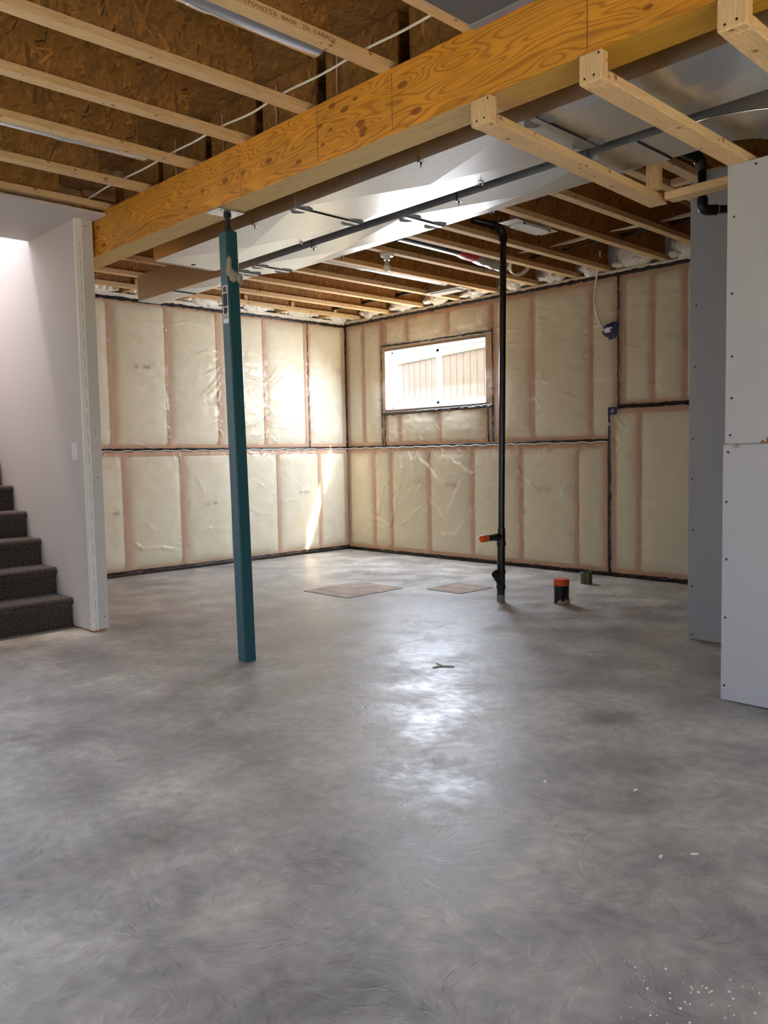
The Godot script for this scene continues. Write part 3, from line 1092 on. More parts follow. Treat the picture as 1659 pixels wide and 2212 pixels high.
func build_right_wall() -> void:
	var w := struct("wall_right", "right insulated wall with the window, batts behind clear plastic sheets")
	var upa := [6.863, 7.167, 7.44]
	var upb := [3.87, 4.121, 4.768, 5.207]
	var low := [3.96, 4.266, 4.902, 5.523, 6.137, 6.727, 7.008, 7.44]
	var rup := [2.3, 2.92, 3.227, 3.517, 3.79]
	var rlow := [2.3, 2.45, 3.03, 3.635, 3.88]
	framing(w, false, 6.844, 7.46, 1.235, 2.675, upa)
	framing(w, false, 3.85, 5.226, 1.235, 2.675, upb)
	framing(w, false, 5.226, 6.844, 1.235, 1.625, [5.29, 5.35, 5.98, 6.58, 6.80])
	framing(w, false, 5.226, 6.844, 2.325, 2.675, [5.29, 5.85, 6.45, 6.80])
	for s in [5.25, 5.29]: obj("window_stud", plank_on_wall(false, s - 0.02, s + 0.02, 1.625, 2.33), M.stud, w)
	obj("window_stud", plank_on_wall(false, 6.80, 6.844, 1.625, 2.33), M.stud, w)
	framing(w, false, 3.94, 7.46, 0.03, 1.205, low, 0.012)
	framing(w, false, 2.28, 3.81, 1.53, 2.675, rup)
	framing(w, false, 2.28, 3.9, 0.03, 1.50, rlow, 0.010)
	var st := begin()
	grain(2)
	box(st, Vector3(RA - 0.004, 2.678, 2.28), Vector3(RA + 0.09, 2.72, 7.47))
	obj("cap_plate", st, M.foam, w)
	# plain sheathing where the wall runs on behind the utility wall
	st = begin()
	box(st, Vector3(RA - 0.0, 0, -2.6), Vector3(RA + 0.09, 2.72, 2.28), 0.0)
	obj("sheathing", st, M.osb, w)
	obj("poly_sheet", sheet(false, 6.797, 7.46, 1.24, 2.672, 0.003, upa, [], 201), M.poly, w)
	obj("poly_sheet", sheet(false, 5.318, 6.797, 2.314, 2.672, 0.003, [5.27, 6.82], [[0.005, 0.012, [5.6, 2.6, 5.64, 2.5, 5.62, 2.42]], [0.005, 0.012, [5.42, 2.58, 5.4, 2.45]], [0.004, 0.014, [6.1, 2.6, 6.14, 2.45]]], 202), M.poly, w)
	obj("poly_sheet", sheet(false, 5.318, 6.797, 1.24, 1.634, 0.003, [5.29, 5.35, 5.98, 6.58, 6.80], [[0.007, 0.010, [6.32, 1.32, 6.27, 1.27]], [0.008, 0.010, [6.25, 1.34, 6.19, 1.26]], [0.007, 0.010, [6.01, 1.44, 5.95, 1.36]], [0.005, 0.010, [5.9, 1.5, 5.85, 1.4]]], 203), M.poly, w)
	var folds := []
	var r := RandomNumberGenerator.new()
	r.seed = 66
	for k in 26:
		var b0 := r.randf_range(2.4, 5.1)
		if absf(b0 - 3.83) < 0.1: continue
		var v := r.randf_range(1.6, 2.6)
		var L := r.randf_range(0.12, 0.28)
		folds.append([r.randf_range(0.003, 0.007), r.randf_range(0.012, 0.022), [b0, v, b0 - L * 0.5, v + r.randfn(-0.01, 0.02), b0 - L, v + r.randfn(-0.02, 0.03)]])
	folds.append([0.009, 0.012, [5.18, 2.37, 5.0, 2.33, 4.85, 2.31]])
	folds.append([0.008, 0.012, [5.17, 2.16, 5.03, 2.20, 4.9, 2.19]])
	folds.append([0.008, 0.010, [3.78, 2.06, 3.70, 2.03, 3.64, 2.01]])
	folds.append([0.008, 0.014, [4.09, 2.26, 3.98, 2.255, 3.88, 2.265]])
	folds.append([0.008, 0.014, [4.09, 2.12, 3.98, 2.13, 3.88, 2.135]])
	folds.append([0.008, 0.016, [3.80, 2.46, 3.70, 2.47, 3.55, 2.46]])
	folds.append([0.008, 0.016, [3.80, 2.37, 3.68, 2.375, 3.56, 2.37]])
	folds.append([0.006, 0.016, [3.48, 2.40, 3.38, 2.43, 3.26, 2.44]])
	obj("poly_sheet", sheet(false, 3.835, 5.318, 1.24, 2.672, 0.003, upb, folds, 204), M.poly, w)
	obj("poly_sheet", sheet(false, 2.28, 3.832, 1.535, 2.672, 0.003, rup, folds, 205), M.poly, w)
	obj("poly_sheet", sheet(false, 2.28, 3.905, 0.035, 1.515, 0.014, rlow, [[0.010, 0.018, [3.86, 1.44, 3.80, 1.38, 3.74, 1.33]], [0.006, 0.02, [3.84, 1.3, 3.8, 1.2]], [0.007, 0.016, [3.84, 1.18, 3.8, 1.12]],
		[0.007, 0.014, [3.3, 0.93, 3.28, 0.89]], [0.006, 0.02, [3.8, 0.45, 3.72, 0.36, 3.66, 0.33]]], 206), M.poly, w)
	obj("poly_sheet", sheet(false, 3.925, 7.46, 0.035, 1.212, 0.015, low, [
		[0.016, 0.011, [6.55, 1.16, 6.52, 0.99, 6.53, 0.80, 6.57, 0.71, 6.62, 0.68]],
		[0.013, 0.012, [6.44, 1.21, 6.37, 1.07, 6.34, 0.90, 6.33, 0.80]],
		[0.013, 0.013, [6.31, 1.18, 6.22, 1.06, 6.12, 1.00, 6.0, 0.88, 5.92, 0.80]],
		[0.013, 0.012, [5.80, 1.11, 5.73, 1.03, 5.66, 1.02, 5.58, 0.95, 5.49, 0.92, 5.47, 0.86]],
		[0.009, 0.014, [5.42, 0.82, 5.35, 0.72, 5.30, 0.64]],
		[0.007, 0.026, [5.60, 0.91, 5.71, 0.72, 5.80, 0.55, 5.86, 0.47]],
		[0.009, 0.012, [6.12, 0.68, 6.06, 0.60, 5.95, 0.52, 5.86, 0.36]],
		[0.009, 0.014, [6.13, 0.56, 6.20, 0.47, 6.30, 0.39]],
		[0.014, 0.014, [6.21, 0.57, 6.35, 0.47, 6.47, 0.37, 6.62, 0.32]],
		[0.010, 0.010, [6.56, 0.67, 6.50, 0.62, 6.45, 0.59]], [0.010, 0.010, [6.42, 0.68, 6.42, 0.60]], [0.010, 0.010, [6.38, 0.67, 6.36, 0.60]],
		[0.009, 0.010, [6.64, 0.66, 6.54, 0.57, 6.46, 0.49]],
		[0.016, 0.012, [6.66, 0.68, 6.62, 0.58, 6.63, 0.48, 6.69, 0.37, 6.72, 0.32, 6.83, 0.36, 6.95, 0.38, 7.12, 0.36]],
		[0.012, 0.011, [6.90, 1.08, 6.95, 0.97, 6.88, 0.78, 6.94, 0.72]], [0.012, 0.011, [6.88, 0.72, 6.89, 0.45, 7.06, 0.54, 7.02, 0.42]],
		[0.010, 0.012, [6.71, 0.87, 6.82, 0.76, 6.84, 0.5]], [0.008, 0.02, [7.30, 1.06, 7.22, 0.85]], [0.008, 0.018, [7.12, 1.12, 7.08, 0.95]],
		[0.014, 0.014, [5.97, 0.30, 5.88, 0.27, 5.74, 0.28, 5.65, 0.36, 5.60, 0.44]], [0.012, 0.012, [5.60, 0.42, 5.60, 0.35, 5.63, 0.26]],
		[0.012, 0.011, [6.16, 0.38, 6.26, 0.25]], [0.009, 0.014, [5.54, 0.56, 5.44, 0.49, 5.35, 0.40, 5.31, 0.26]],
		[0.006, 0.022, [6.15, 0.93, 6.23, 0.79, 6.33, 0.66]], [0.009, 0.014, [5.92, 1.18, 5.89, 1.1, 5.93, 1.04]],
		[0.012, 0.014, [5.03, 1.08, 4.90, 0.94, 4.76, 0.83, 4.70, 0.76]], [0.008, 0.02, [4.24, 0.92, 4.38, 0.78, 4.44, 0.66]], [0.009, 0.016, [4.87, 0.60, 4.84, 0.50, 4.80, 0.42]],
		[0.009, 0.016, [4.24, 0.66, 4.23, 0.50]], [0.007, 0.02, [4.95, 0.86, 5.04, 0.76]], [0.010, 0.012, [4.27, 0.28, 4.28, 0.2]], [0.006, 0.018, [4.87, 0.3, 4.7, 0.22, 4.6, 0.2]]], 207, 46), M.poly, w)
	st = begin()
	var pts := []
	for k in 118: pts.append(V(RA - 0.022 - 0.004 * sin(k * 1.7), 1.214 + 0.004 * sin(k * 0.9) + rng.randfn(0, 0.0015), 3.93 + k * 0.03))
	tube(st, pts, 0.0045, 6)
	obj("sheet_hem", st, M.bead_white, w)
	obj("sealant_bead", bead(false, [2.28, 2.678, 7.455, 2.668], 0.010, 0.006, -0.012), M.sealant, w)
	obj("sealant_bead", bead(false, [3.91, 1.232, 7.455, 1.228], 0.009, 0.010, 0.010), M.sealant, w)
	obj("sealant_bead", bead(false, [2.28, 0.030, 7.455, 0.030], 0.0062, 0.016, 0.017), M.sealant, w)
	obj("sealant_bead", bead(false, [3.834, 2.67, 3.834, 1.53], 0.0085, 0.006), M.sealant, w)
	obj("sealant_bead", bead(false, [3.834, 1.53, 2.28, 1.533], 0.010, 0.008, -0.020), M.sealant, w)
	obj("sealant_bead", bead(false, [3.92, 1.22, 3.915, 0.03], 0.008, 0.014, 0.014), M.sealant, w)
	obj("sealant_bead", bead(false, [6.84, 2.36, 5.235, 2.348], 0.008, 0.006, 0.008), M.sealant, w)
	obj("sealant_bead", bead(false, [6.845, 2.36, 6.845, 1.245], 0.0075, 0.006), M.sealant, w)
	obj("sealant_bead", bead(false, [6.80, 1.585, 6.80, 1.245], 0.007, 0.006), M.sealant, w)
	obj("sealant_bead", bead(false, [5.24, 2.38, 5.238, 1.245], 0.0075, 0.006), M.sealant, w)
	obj("sealant_bead", bead(false, [5.30, 1.59, 5.298, 1.245], 0.007, 0.006), M.sealant, w)
	obj("sealant_bead", bead(false, [6.85, 1.588, 5.24, 1.606], 0.010, 0.008, 0.012), M.sealant, w)
	# tape over the seam corner
	st = begin()
	box(st, Vector3(RA - 0.022, 1.20, 3.902), Vector3(RA - 0.020, 1.52, 3.926), 0.0)
	box(st, Vector3(RA - 0.0225, 1.455, 3.84), Vector3(RA - 0.0205, 1.52, 3.926), 0.0)
	obj("sheathing_tape", st, M.tape_blue, w)
	var face := Basis(Vector3(0, 0, 1), Vector3.UP, Vector3(-1, 0, 0))
	st = begin()
	for spot in [Vector2(1.487, 3.882), Vector2(1.372, 3.915)]:
		var ring := []
		for k in 17: ring.append(V(RA - 0.0228, spot.x + 0.014 * sin(TAU * k / 16), spot.y + 0.014 * cos(TAU * k / 16) * (1.0 if spot.y < 3.9 else 0.7)))
		tube(st, ring, 0.0022, 6, false)
		box(st, Vector3(RA - 0.0232, spot.x - 0.002, spot.y - 0.008), Vector3(RA - 0.0226, spot.x + 0.001, spot.y + 0.008), 0.0)
	obj("tape_print", st, M.bead_white, w)
	text("printed_mark", "28 348", 0.046, V(RA - 0.0125, 2.16, 4.44), face, M.ink, w)
	text("printed_mark", "348", 0.046, V(RA - 0.0125, 2.14, 4.99), face, M.ink, w)
	text("printed_mark", "28 348", 0.046, V(RA - 0.0255, 0.77, 4.62), face, M.ink, w)
	text("printed_mark", "28 348", 0.046, V(RA - 0.0255, 0.80, 5.80), face, M.ink, w)
	text("printed_mark", "348", 0.046, V(RA - 0.022, 0.82, 6.26), Basis(Vector3(0, 0, -1), Vector3(0, -1, 0), Vector3(-1, 0, 0)), M.ink, w)

func build_window() -> void:
	var w := struct("window_1", "white vinyl slider window high in the right wall")
	var b0 := 5.32
	var b1 := 6.795
	var y0 := 1.637
	var y1 := 2.31
	var a1 := 6.735
	for j in [[Vector3(RA - 0.008, y0, b0), Vector3(a1, y1, b0 + 0.013)], [Vector3(RA - 0.008, y0, b1 - 0.013), Vector3(a1, y1, b1)], [Vector3(RA - 0.008, y0, b0), Vector3(a1, y0 + 0.013, b1)], [Vector3(RA - 0.008, y1 - 0.013, b0), Vector3(a1, y1, b1)]]:
		var s := begin()
		box(s, j[0], j[1], 0.002)
		obj("jamb", s, M.vinyl, w)
	var st := begin()
	var f0 := a1
	var f1 := 6.78
	box(st, Vector3(f0, y0, b0), Vector3(f1, y1, b0 + 0.045), 0.004)
	box(st, Vector3(f0, y0, b1 - 0.045), Vector3(f1, y1, b1), 0.004)
	box(st, Vector3(f0, y0, b0), Vector3(f1, y0 + 0.04, b1), 0.004)
	box(st, Vector3(f0, y1 - 0.032, b0), Vector3(f1, y1, b1), 0.004)
	box(st, Vector3(f0 + 0.03, y0 + 0.04, b1 - 0.075), Vector3(f1 - 0.005, y1 - 0.03, b1 - 0.045), 0.004)
	obj("frame", st, M.vinyl, w)
	st = begin()
	box(st, Vector3(f0 + 0.035, y0 + 0.04, 6.055), Vector3(f1 - 0.004, y1 - 0.03, 6.095), 0.004)
	obj("mullion", st, M.vinyl, w)
	st = begin()
	var s0 := b0 + 0.04
	var s1 := 6.09
	box(st, Vector3(f0 - 0.004, y0 + 0.035, s0), Vector3(f0 + 0.028, y1 - 0.04, s0 + 0.042), 0.004)
	box(st, Vector3(f0 - 0.004, y0 + 0.035, s1 - 0.045), Vector3(f0 + 0.028, y1 - 0.04, s1), 0.004)
	box(st, Vector3(f0 - 0.004, y0 + 0.035, s0), Vector3(f0 + 0.028, y0 + 0.075, s1), 0.004)
	box(st, Vector3(f0 - 0.004, y1 - 0.075, s0), Vector3(f0 + 0.028, y1 - 0.04, s1), 0.004)
	var sash := obj("sash", st, M.vinyl, w)
	st = begin()
	box(st, Vector3(f0 + 0.010, y0 + 0.075, s0 + 0.042), Vector3(f0 + 0.015, y1 - 0.075, s1 - 0.045), 0.0)
	obj("pane", st, M.glass, sash)
	st = begin()
	box(st, Vector3(f0 + 0.034, y0 + 0.04, 6.095), Vector3(f0 + 0.038, y1 - 0.032, b1 - 0.075), 0.0)
	obj("pane", st, M.glass, w)

func build_stairs() -> void:
	var t := thing("staircase", "dark brown carpeted staircase rising along the left drywall", "staircase", V(1.85, 0, 6.5))
	for i in 8:
		var yb := 0.2 + 0.187 * (i - 1) if i > 0 else 0.0
		var yt := 0.205 + 0.187 * i
		var bn := 5.475 + 0.2475 * i
		var back := bn + 0.2475 + 0.03
		var prof := [Vector2(bn + 0.026, yb), Vector2(bn + 0.026, yt - 0.052)]
		for k in 9:
			var an := -PI / 2 - PI * k / 8.0
			prof.append(Vector2(bn + 0.026 + 0.026 * cos(an) * (1.0), yt - 0.026 + 0.026 * sin(an)))
		prof.append(Vector2(back, yt))
		prof.append(Vector2(back, yb))
		var st := begin()
		uv_axis = 0
		var poly := []
		for q: Vector2 in prof: poly.append(V(1.34, q.y, q.x))
		prism(st, poly, Vector3(1.002, 0, 0))
		obj("carpeted_step", st, M.carpet, t)
	var st2 := begin()
	box(st2, Vector3(1.34, 0, 7.44), Vector3(2.342, 1.51, 8.57), 0.0)
	obj("landing", st2, M.carpet, t)
	# the drywall partition beside the stairs, with its corner bead
	var w := struct("wall_stairs", "grey drywall partition beside the stairs")
	st2 = begin()
	box(st2, Vector3(2.35, 0.012, 5.225), Vector3(2.363, 2.68, 8.7), 0.001)
	obj("drywall_sheet", st2, M.paint, w)
	st2 = begin()
	box(st2, Vector3(2.35, 2.68, 5.97), Vector3(2.465, 5.4, 8.7), 0.0)
	obj("upper_wall", st2, M.paint, w)
	st2 = begin()
	box(st2, Vector3(2.35, 0.015, 5.212), Vector3(2.466, 2.68, 5.225), 0.001)
	obj("end_strip", st2, M.paint, w)
	st2 = begin()
	box(st2, Vector3(2.363, 0.0, 5.226), Vector3(2.455, 2.68, 8.7), 0.0)
	obj("framing", st2, M.stud, w)
	st2 = begin()
	box(st2, Vector3(2.3485, 0.012, 5.2105), Vector3(2.394, 2.68, 5.2125), 0.0005)
	box(st2, Vector3(2.3485, 0.012, 5.2105), Vector3(2.350, 2.68, 5.236), 0.0005)
	obj("corner_bead", st2, M.bead_white, w)
	st2 = begin()
	for k in 21:
		var y := 0.09 + k * 0.122
		for d in [[0.0, 0.018, 0.374], [0.026, 0.026, 0.377], [0.056, 0.007, 0.376], [0.066, 0.012, 0.378]]:
			box(st2, Vector3(2.0 + d[2] - 0.0011, y - d[0] - d[1], 5.2098), Vector3(2.0 + d[2] + 0.0011, y - d[0], 5.2106), 0.0)
	obj("bead_slot", st2, M.ink, w, "", "stuff")
	for s in [Vector2(2.436, 0.095), Vector2(2.43, 1.02), Vector2(2.428, 1.32), Vector2(2.42, 2.64)]: screw_dot(V(s.x, s.y, 5.212), Vector3(0, 0, 1), 0.004, w, M.screw)
	screw_dot(V(2.35, 0.06, 5.40), Vector3(-1, 0, 0), 0.004, w, M.screw)
	screw_dot(V(2.35, 0.05, 5.245), Vector3(-1, 0, 0), 0.004, w, M.screw)
	# light switch
	var sw := thing("light_switch", "white rocker light switch on the grey drywall beside the stairs", "switch", V(2.35, 1.195, 5.363))
	st2 = begin()
	box(st2, Vector3(2.344, 1.138, 5.328), Vector3(2.350, 1.252, 5.398), 0.003)
	obj("cover_plate", st2, M.white_plastic, sw)
	st2 = begin()
	box(st2, Vector3(2.341, 1.162, 5.346), Vector3(2.346, 1.228, 5.380), 0.002)
	obj("rocker", st2, M.white_plastic, sw)
	for y in [1.146, 1.244]: screw_dot(V(2.344, y, 5.363), Vector3(-1, 0, 0), 0.003, sw, M.white_plastic)
	# the drywall bulkhead over the approach, and the stairwell shaft above the steps
	slab([[Vector3(1.0, 2.68, 5.045), Vector3(2.48, 2.695, 5.98)]], "ceiling_bulkhead", M.paint, "grey drywall underside of the stair bulkhead")
	for piece in [[Vector3(1.0, 2.695, 5.96), Vector3(2.36, 5.4, 5.98)], [Vector3(1.2, 0, 8.6), Vector3(2.5, 5.4, 8.7)], [Vector3(1.2, 5.4, 5.9), Vector3(2.5, 5.45, 8.8)], [Vector3(1.2, 0, 5.48), Vector3(1.32, 2.68, 8.7)], [Vector3(1.2, 2.68, 5.9), Vector3(1.32, 3.5, 8.7)], [Vector3(1.2, 5.0, 5.9), Vector3(1.32, 5.4, 8.7)], [Vector3(1.2, 3.5, 5.9), Vector3(1.32, 5.0, 6.02)], [Vector3(1.2, 3.5, 8.4), Vector3(1.32, 5.0, 8.7)]]:
		slab([piece], "wall_stairwell", M.paint, "pale drywall shaft above the stairs")

	# the lamp upstairs whose light falls down the stairwell
	var lp := thing("stairwell_lamp", "round warm ceiling lamp at the top of the stairwell", "lamp", V(1.75, 5.39, 6.75))
	st2 = begin()
	lathe(st2, [Vector2(0, 5.399), Vector2(0.13, 5.399), Vector2(0.13, 5.37), Vector2(0, 5.37)], V(1.75, 0, 6.75), Vector3.UP, 24)
	obj("lamp_base", st2, M.white_plastic, lp)
	st2 = begin()
	lathe(st2, [Vector2(0.12, 5.37), Vector2(0.11, 5.33), Vector2(0.07, 5.30), Vector2(0, 5.29)], V(1.75, 0, 6.75), Vector3.UP, 24, true)
	obj("lamp_dome", st2, M.lamp_glow, lp)
	var om := OmniLight3D.new()
	om.name = "stairwell_light"
	om.position = Vector3(0, -0.13, 0)
	om.light_energy = 8.0
	om.light_color = c8(255, 236, 220)
	om.light_size = 0.1
	om.omni_range = 20.0
	om.omni_attenuation = 2.0
	om.shadow_enabled = true
	lp.add_child(om)

func build_right_drywall() -> void:
	var w := struct("wall_utility", "near drywall partition on the right, screwed grey board in two sheets")
	var st := begin()
	box(st, Vector3(3.633, 1.157, -2.5), Vector3(3.646, 2.355, 1.575), 0.0015)
	obj("drywall_sheet", st, M.drywall, w)
	st = begin()
	box(st, Vector3(3.633, 0.006, -2.5), Vector3(3.646, 1.154, 1.583), 0.0015)
	obj("drywall_sheet", st, M.drywall, w)
	for b in [1.53, 1.12, 0.71, 0.3, -0.1, -0.5, -0.9, -1.3]:
		st = begin()
		grain(1)
		box(st, Vector3(3.647, 0.04, b), Vector3(3.735, 2.317, b + 0.038))
		obj("stud", st, M.lumber, w)
	for y in [0.002, 2.317]:
		st = begin()
		grain(2)
		box(st, Vector3(3.647, y, -2.5), Vector3(3.735, y + 0.038, 1.57))
		obj("plate", st, M.lumber, w)
	for s in [[1.538, 1.548], [1.357, 1.548], [1.195, 1.552], [1.12, 1.560], [0.901, 1.565], [0.644, 1.563], [0.381, 1.565], [0.072, 1.567], [2.335, 1.455], [2.134, 1.545], [1.808, 1.55]]:
		screw_dot(V(3.633, s[0], s[1]), Vector3(-1, 0, 0), 0.0052, w, M.screw)
	# torn paper above the joint, and the pencil note below it
	st = begin()
	var torn := [Vector2(1.425, 1.158), Vector2(1.425, 1.163), Vector2(1.418, 1.163), Vector2(1.414, 1.171), Vector2(1.409, 1.172), Vector2(1.405, 1.164), Vector2(1.398, 1.162), Vector2(1.396, 1.176), Vector2(1.392, 1.187), Vector2(1.389, 1.175), Vector2(1.388, 1.163), Vector2(1.383, 1.166), Vector2(1.375, 1.158)]
	var poly := []
	for p: Vector2 in torn: poly.append(V(3.6328, p.y, p.x))
	prism(st, poly, Vector3(-0.0006, 0, 0))
	obj("torn_paper", st, M.stamp, w)
	text("pencil_note", "198,", 0.018, V(3.6326, 1.146, 1.522), Basis(Vector3(0, 0, 1), Vector3.UP, Vector3(-1, 0, 0)), M.ink, w)
	var g := struct("wall_passage", "far drywall partition behind the passage on the right")
	st = begin()
	box(st, Vector3(4.70, 0.006, -2.5), Vector3(4.713, 2.715, 2.252), 0.0015)
	obj("drywall_sheet", st, M.drywall, g)
	st = begin()
	box(st, Vector3(4.714, 0.0, -2.5), Vector3(4.80, 2.715, 2.24), 0.0)
	obj("framing", st, M.lumber, g)
	for s in [[1.968, 2.213], [1.617, 2.219], [1.196, 2.227], [0.962, 2.23], [0.657, 2.222], [0.322, 2.225], [0.03, 2.223]]:
		screw_dot(V(4.70, s[0], s[1]), Vector3(-1, 0, 0), 0.0052, g, M.screw)

func build_outdoors() -> void:
	var f := thing("fence", "tan board fence with a pale top rail, seen through the window", "fence", V(8.1, 1.0, 7.4))
	var o := Vector2(7.02, 3.0)
	var d := Vector2(0.25, 1.0).normalized()
	var turn := Basis(Vector3.UP, -atan2(d.x, d.y))
	var put := func(st: SurfaceTool, s0: float, s1: float, y0: float, y1: float, t0: float, t1: float) -> void:
		var m := o + d * (s0 + s1) / 2
		var nrm := Vector2(d.y, -d.x)
		m += nrm * (t0 + t1) / 2
		box(st, Vector3(m.x - absf(t1 - t0) / 2, y0, m.y - (s1 - s0) / 2), Vector3(m.x + absf(t1 - t0) / 2, y1, m.y + (s1 - s0) / 2), 0.005, turn)
	for k in 62:
		var st := begin()
		grain(1)
		put.call(st, k * 0.143, k * 0.143 + 0.137, 0.98, 2.42, 0.0, 0.022)
		obj("fence_board", st, M.fence, f)
	for y in [2.385]:
		var st := begin()
		put.call(st, 0.0, 8.9, y, y + 0.17, -0.03, 0.05)
		obj("rail", st, M.fence_trim, f)
	slab([[Vector3(6.78, 0.7, -8), Vector3(40, 1.0, 30)]], "ground_east", M.ground, "sunlit pale ground outside the window")
	slab([[Vector3(-1.4, -0.3, -20), Vector3(6.8, -0.05, -2.7)]], "ground_south", M.ground, "sunlit pale ground outside the rear patio door")
	slab([[Vector3(-40, -0.3, -20), Vector3(-1.4, -0.05, 30)]], "ground_west", M.grass, "ground outside the west window")

func build_beam() -> void:
	var t := thing("support_beam", "long amber laminated timber beam under the joists", "beam", V(2.564, 2.455, 3.0))
	var a := [2.483, 2.537, 2.591, 2.645]
	var runs := [[[-2.5, 0.905], [0.907, 3.565], [3.567, 7.45]], [[-2.5, 2.02], [2.022, 5.0], [5.002, 7.45]], [[-2.5, 1.6], [1.602, 7.45]]]
	var names := ["front_ply", "middle_ply", "rear_ply"]
	for i in 3:
		for r in runs[i]:
			var st := begin()
			grain(2)
			uv_shift.y = 2.455 * -1.0 - 0.37 * 0
			box(st, Vector3(a[i] + 0.0006, 2.4556, r[0]), Vector3(a[i + 1] - 0.0006, 2.72, r[1]), 0.0015)
			obj(names[i], st, M.veneer, t)
	# the laminated lower edge: pale beyond the hanging block, yellow before it
	for s in [[2.02, 7.45, M.ply], [-2.5, 2.02, M.ply_yellow]]:
		var st := begin()
		grain(2)
		box(st, Vector3(2.4835, 2.455, s[0]), Vector3(2.6445, 2.4562, s[1]), 0.0)
		obj("lower_edge", st, s[2], t)
	for b in [2.95, 2.47, 1.55, 0.95]:
		var st := begin()
		box(st, Vector3(2.4826, 2.47, b), Vector3(2.4832, 2.70, b + 0.003), 0.0)
		obj("chalk_mark", st, M.stamp, t)

func build_joists() -> void:
	var near := [5.09, 4.595, 4.065, 3.585, 3.087, 2.545, 2.09]
	var words := ["nearest the stair bulkhead", "second from the stair bulkhead", "third from the bulkhead, round duct beyond it", "fourth from the stair bulkhead", "fifth from the stair bulkhead", "with printed stamp on its flange", "beside the flat grey panel"]
	for i in near.size():
		var l: String = "wood I-joist left of the beam, " + words[i]
		var j := i_joist(near[i], -1.29, 2.60, -1.29, 2.19 + 0.02 * sin(i * 2.0), l, "I-joists left of the beam")
		if i == 5:
			text("printed_stamp", "2522207090258 MADE IN CANADA", 0.021, V(1.93, 2.737, near[i] - 0.0622), Basis(Vector3(1, 0, 0), Vector3.UP, Vector3(0, 0, 1)), M.stamp, j, 0.0004, 1.5)
	var far := [7.25, 6.76, 6.23, 5.71, 5.21, 4.74, 4.30, 3.965, 3.43, 3.016, 2.50, 1.98]
	var fw := ["beside the left insulated wall", "second from the left wall", "third from the left wall", "fourth from the left wall", "fifth from the left wall, behind the bulb", "sixth from the left wall, at the bulb", "seventh from the left wall", "eighth from the left wall, pierced by the black pipe", "ninth from the left wall, behind the vent", "tenth from the left wall", "behind the soffit frame corner", "over the utility passage"]
	for i in far.size():
		var l: String = "wood I-joist in the far ceiling, " + fw[i]
		i_joist(far[i], 2.616, 6.70, 2.62, 6.62, l, "I-joists between the beam and the right wall")
	# strand-board blocks over the beam
	for i in 6:
		var b1: float = near[i] - 0.066
		var b0: float = near[i + 1] + 0.004
		var st := begin()
		grain(2)
		box(st, Vector3(2.60, 2.722, b0), Vector3(2.613, 3.018, b1), 0.001)
		solo("blocking_panel", st, M.osb, "dark strand-board block over the amber beam, %s gap from the stair bulkhead" % ["first", "second", "third", "fourth", "fifth", "sixth"][i], "blocking", "blocking panels over the beam")
	# spray foam in the rim bays of both outer walls
	var k := 0
	for i in range(-1, 10):
		var hi: float = far[i] - 0.07 if i >= 0 else 7.38
		var lo: float = far[i + 1] + 0.02 if i < 9 else 2.5
		if i == -1: lo = 7.27
		var st := begin()
		var c := (hi + lo) / 2
		lump(st, V(6.645, 2.85, c), Vector3(0.075, 0.14, (hi - lo) * 0.46), 0.3, 9.0, 34, 22)
		for q in 3: lump(st, V(6.63 + rng.randfn(0, 0.008), 2.757 + rng.randf() * 0.03, lerpf(lo, hi, (q + 0.5) / 3.0)), Vector3(0.05, 0.032, (hi - lo) * 0.17), 0.5, 18.0, 20, 14)
		solo("foam_fill", st, M.foam, "white spray foam above the right wall, rim bay %s from the room corner" % ["one", "two", "three", "four", "five", "six", "seven", "eight", "nine", "ten", "eleven"][k], "foam", "rim foam above the right wall")
		k += 1
	for i in 7:
		var c := 2.9 + i * 0.61
		var st := begin()
		lump(st, V(c, 2.84, LB + 0.0), Vector3(0.255, 0.14, 0.075), 0.3, 10.0, 44, 22)
		for q in 7: lump(st, V(c - 0.22 + q * 0.073, 2.757 + rng.randf() * 0.015, LB - 0.015 + rng.randfn(0, 0.006)), Vector3(0.042, 0.035, 0.045), 0.5, 22.0, 18, 12)
		solo("foam_fill", st, M.foam, "white rippled spray foam above the left wall, lump %s from the stairs" % ["one", "two", "three", "four", "five", "six", "seven"][i], "foam", "rim foam above the left wall")
		st = begin()
		grain(2)
		box(st, Vector3(c + 0.285, 2.722, 7.19), Vector3(c + 0.323, 2.81, LB + 0.08))
		solo("rim_block", st, M.lumber, "short pale wood block beside white foam above the left wall, number %s from the stairs" % ["one", "two", "three", "four", "five", "six", "seven"][i], "block", "rim blocks above the left wall")

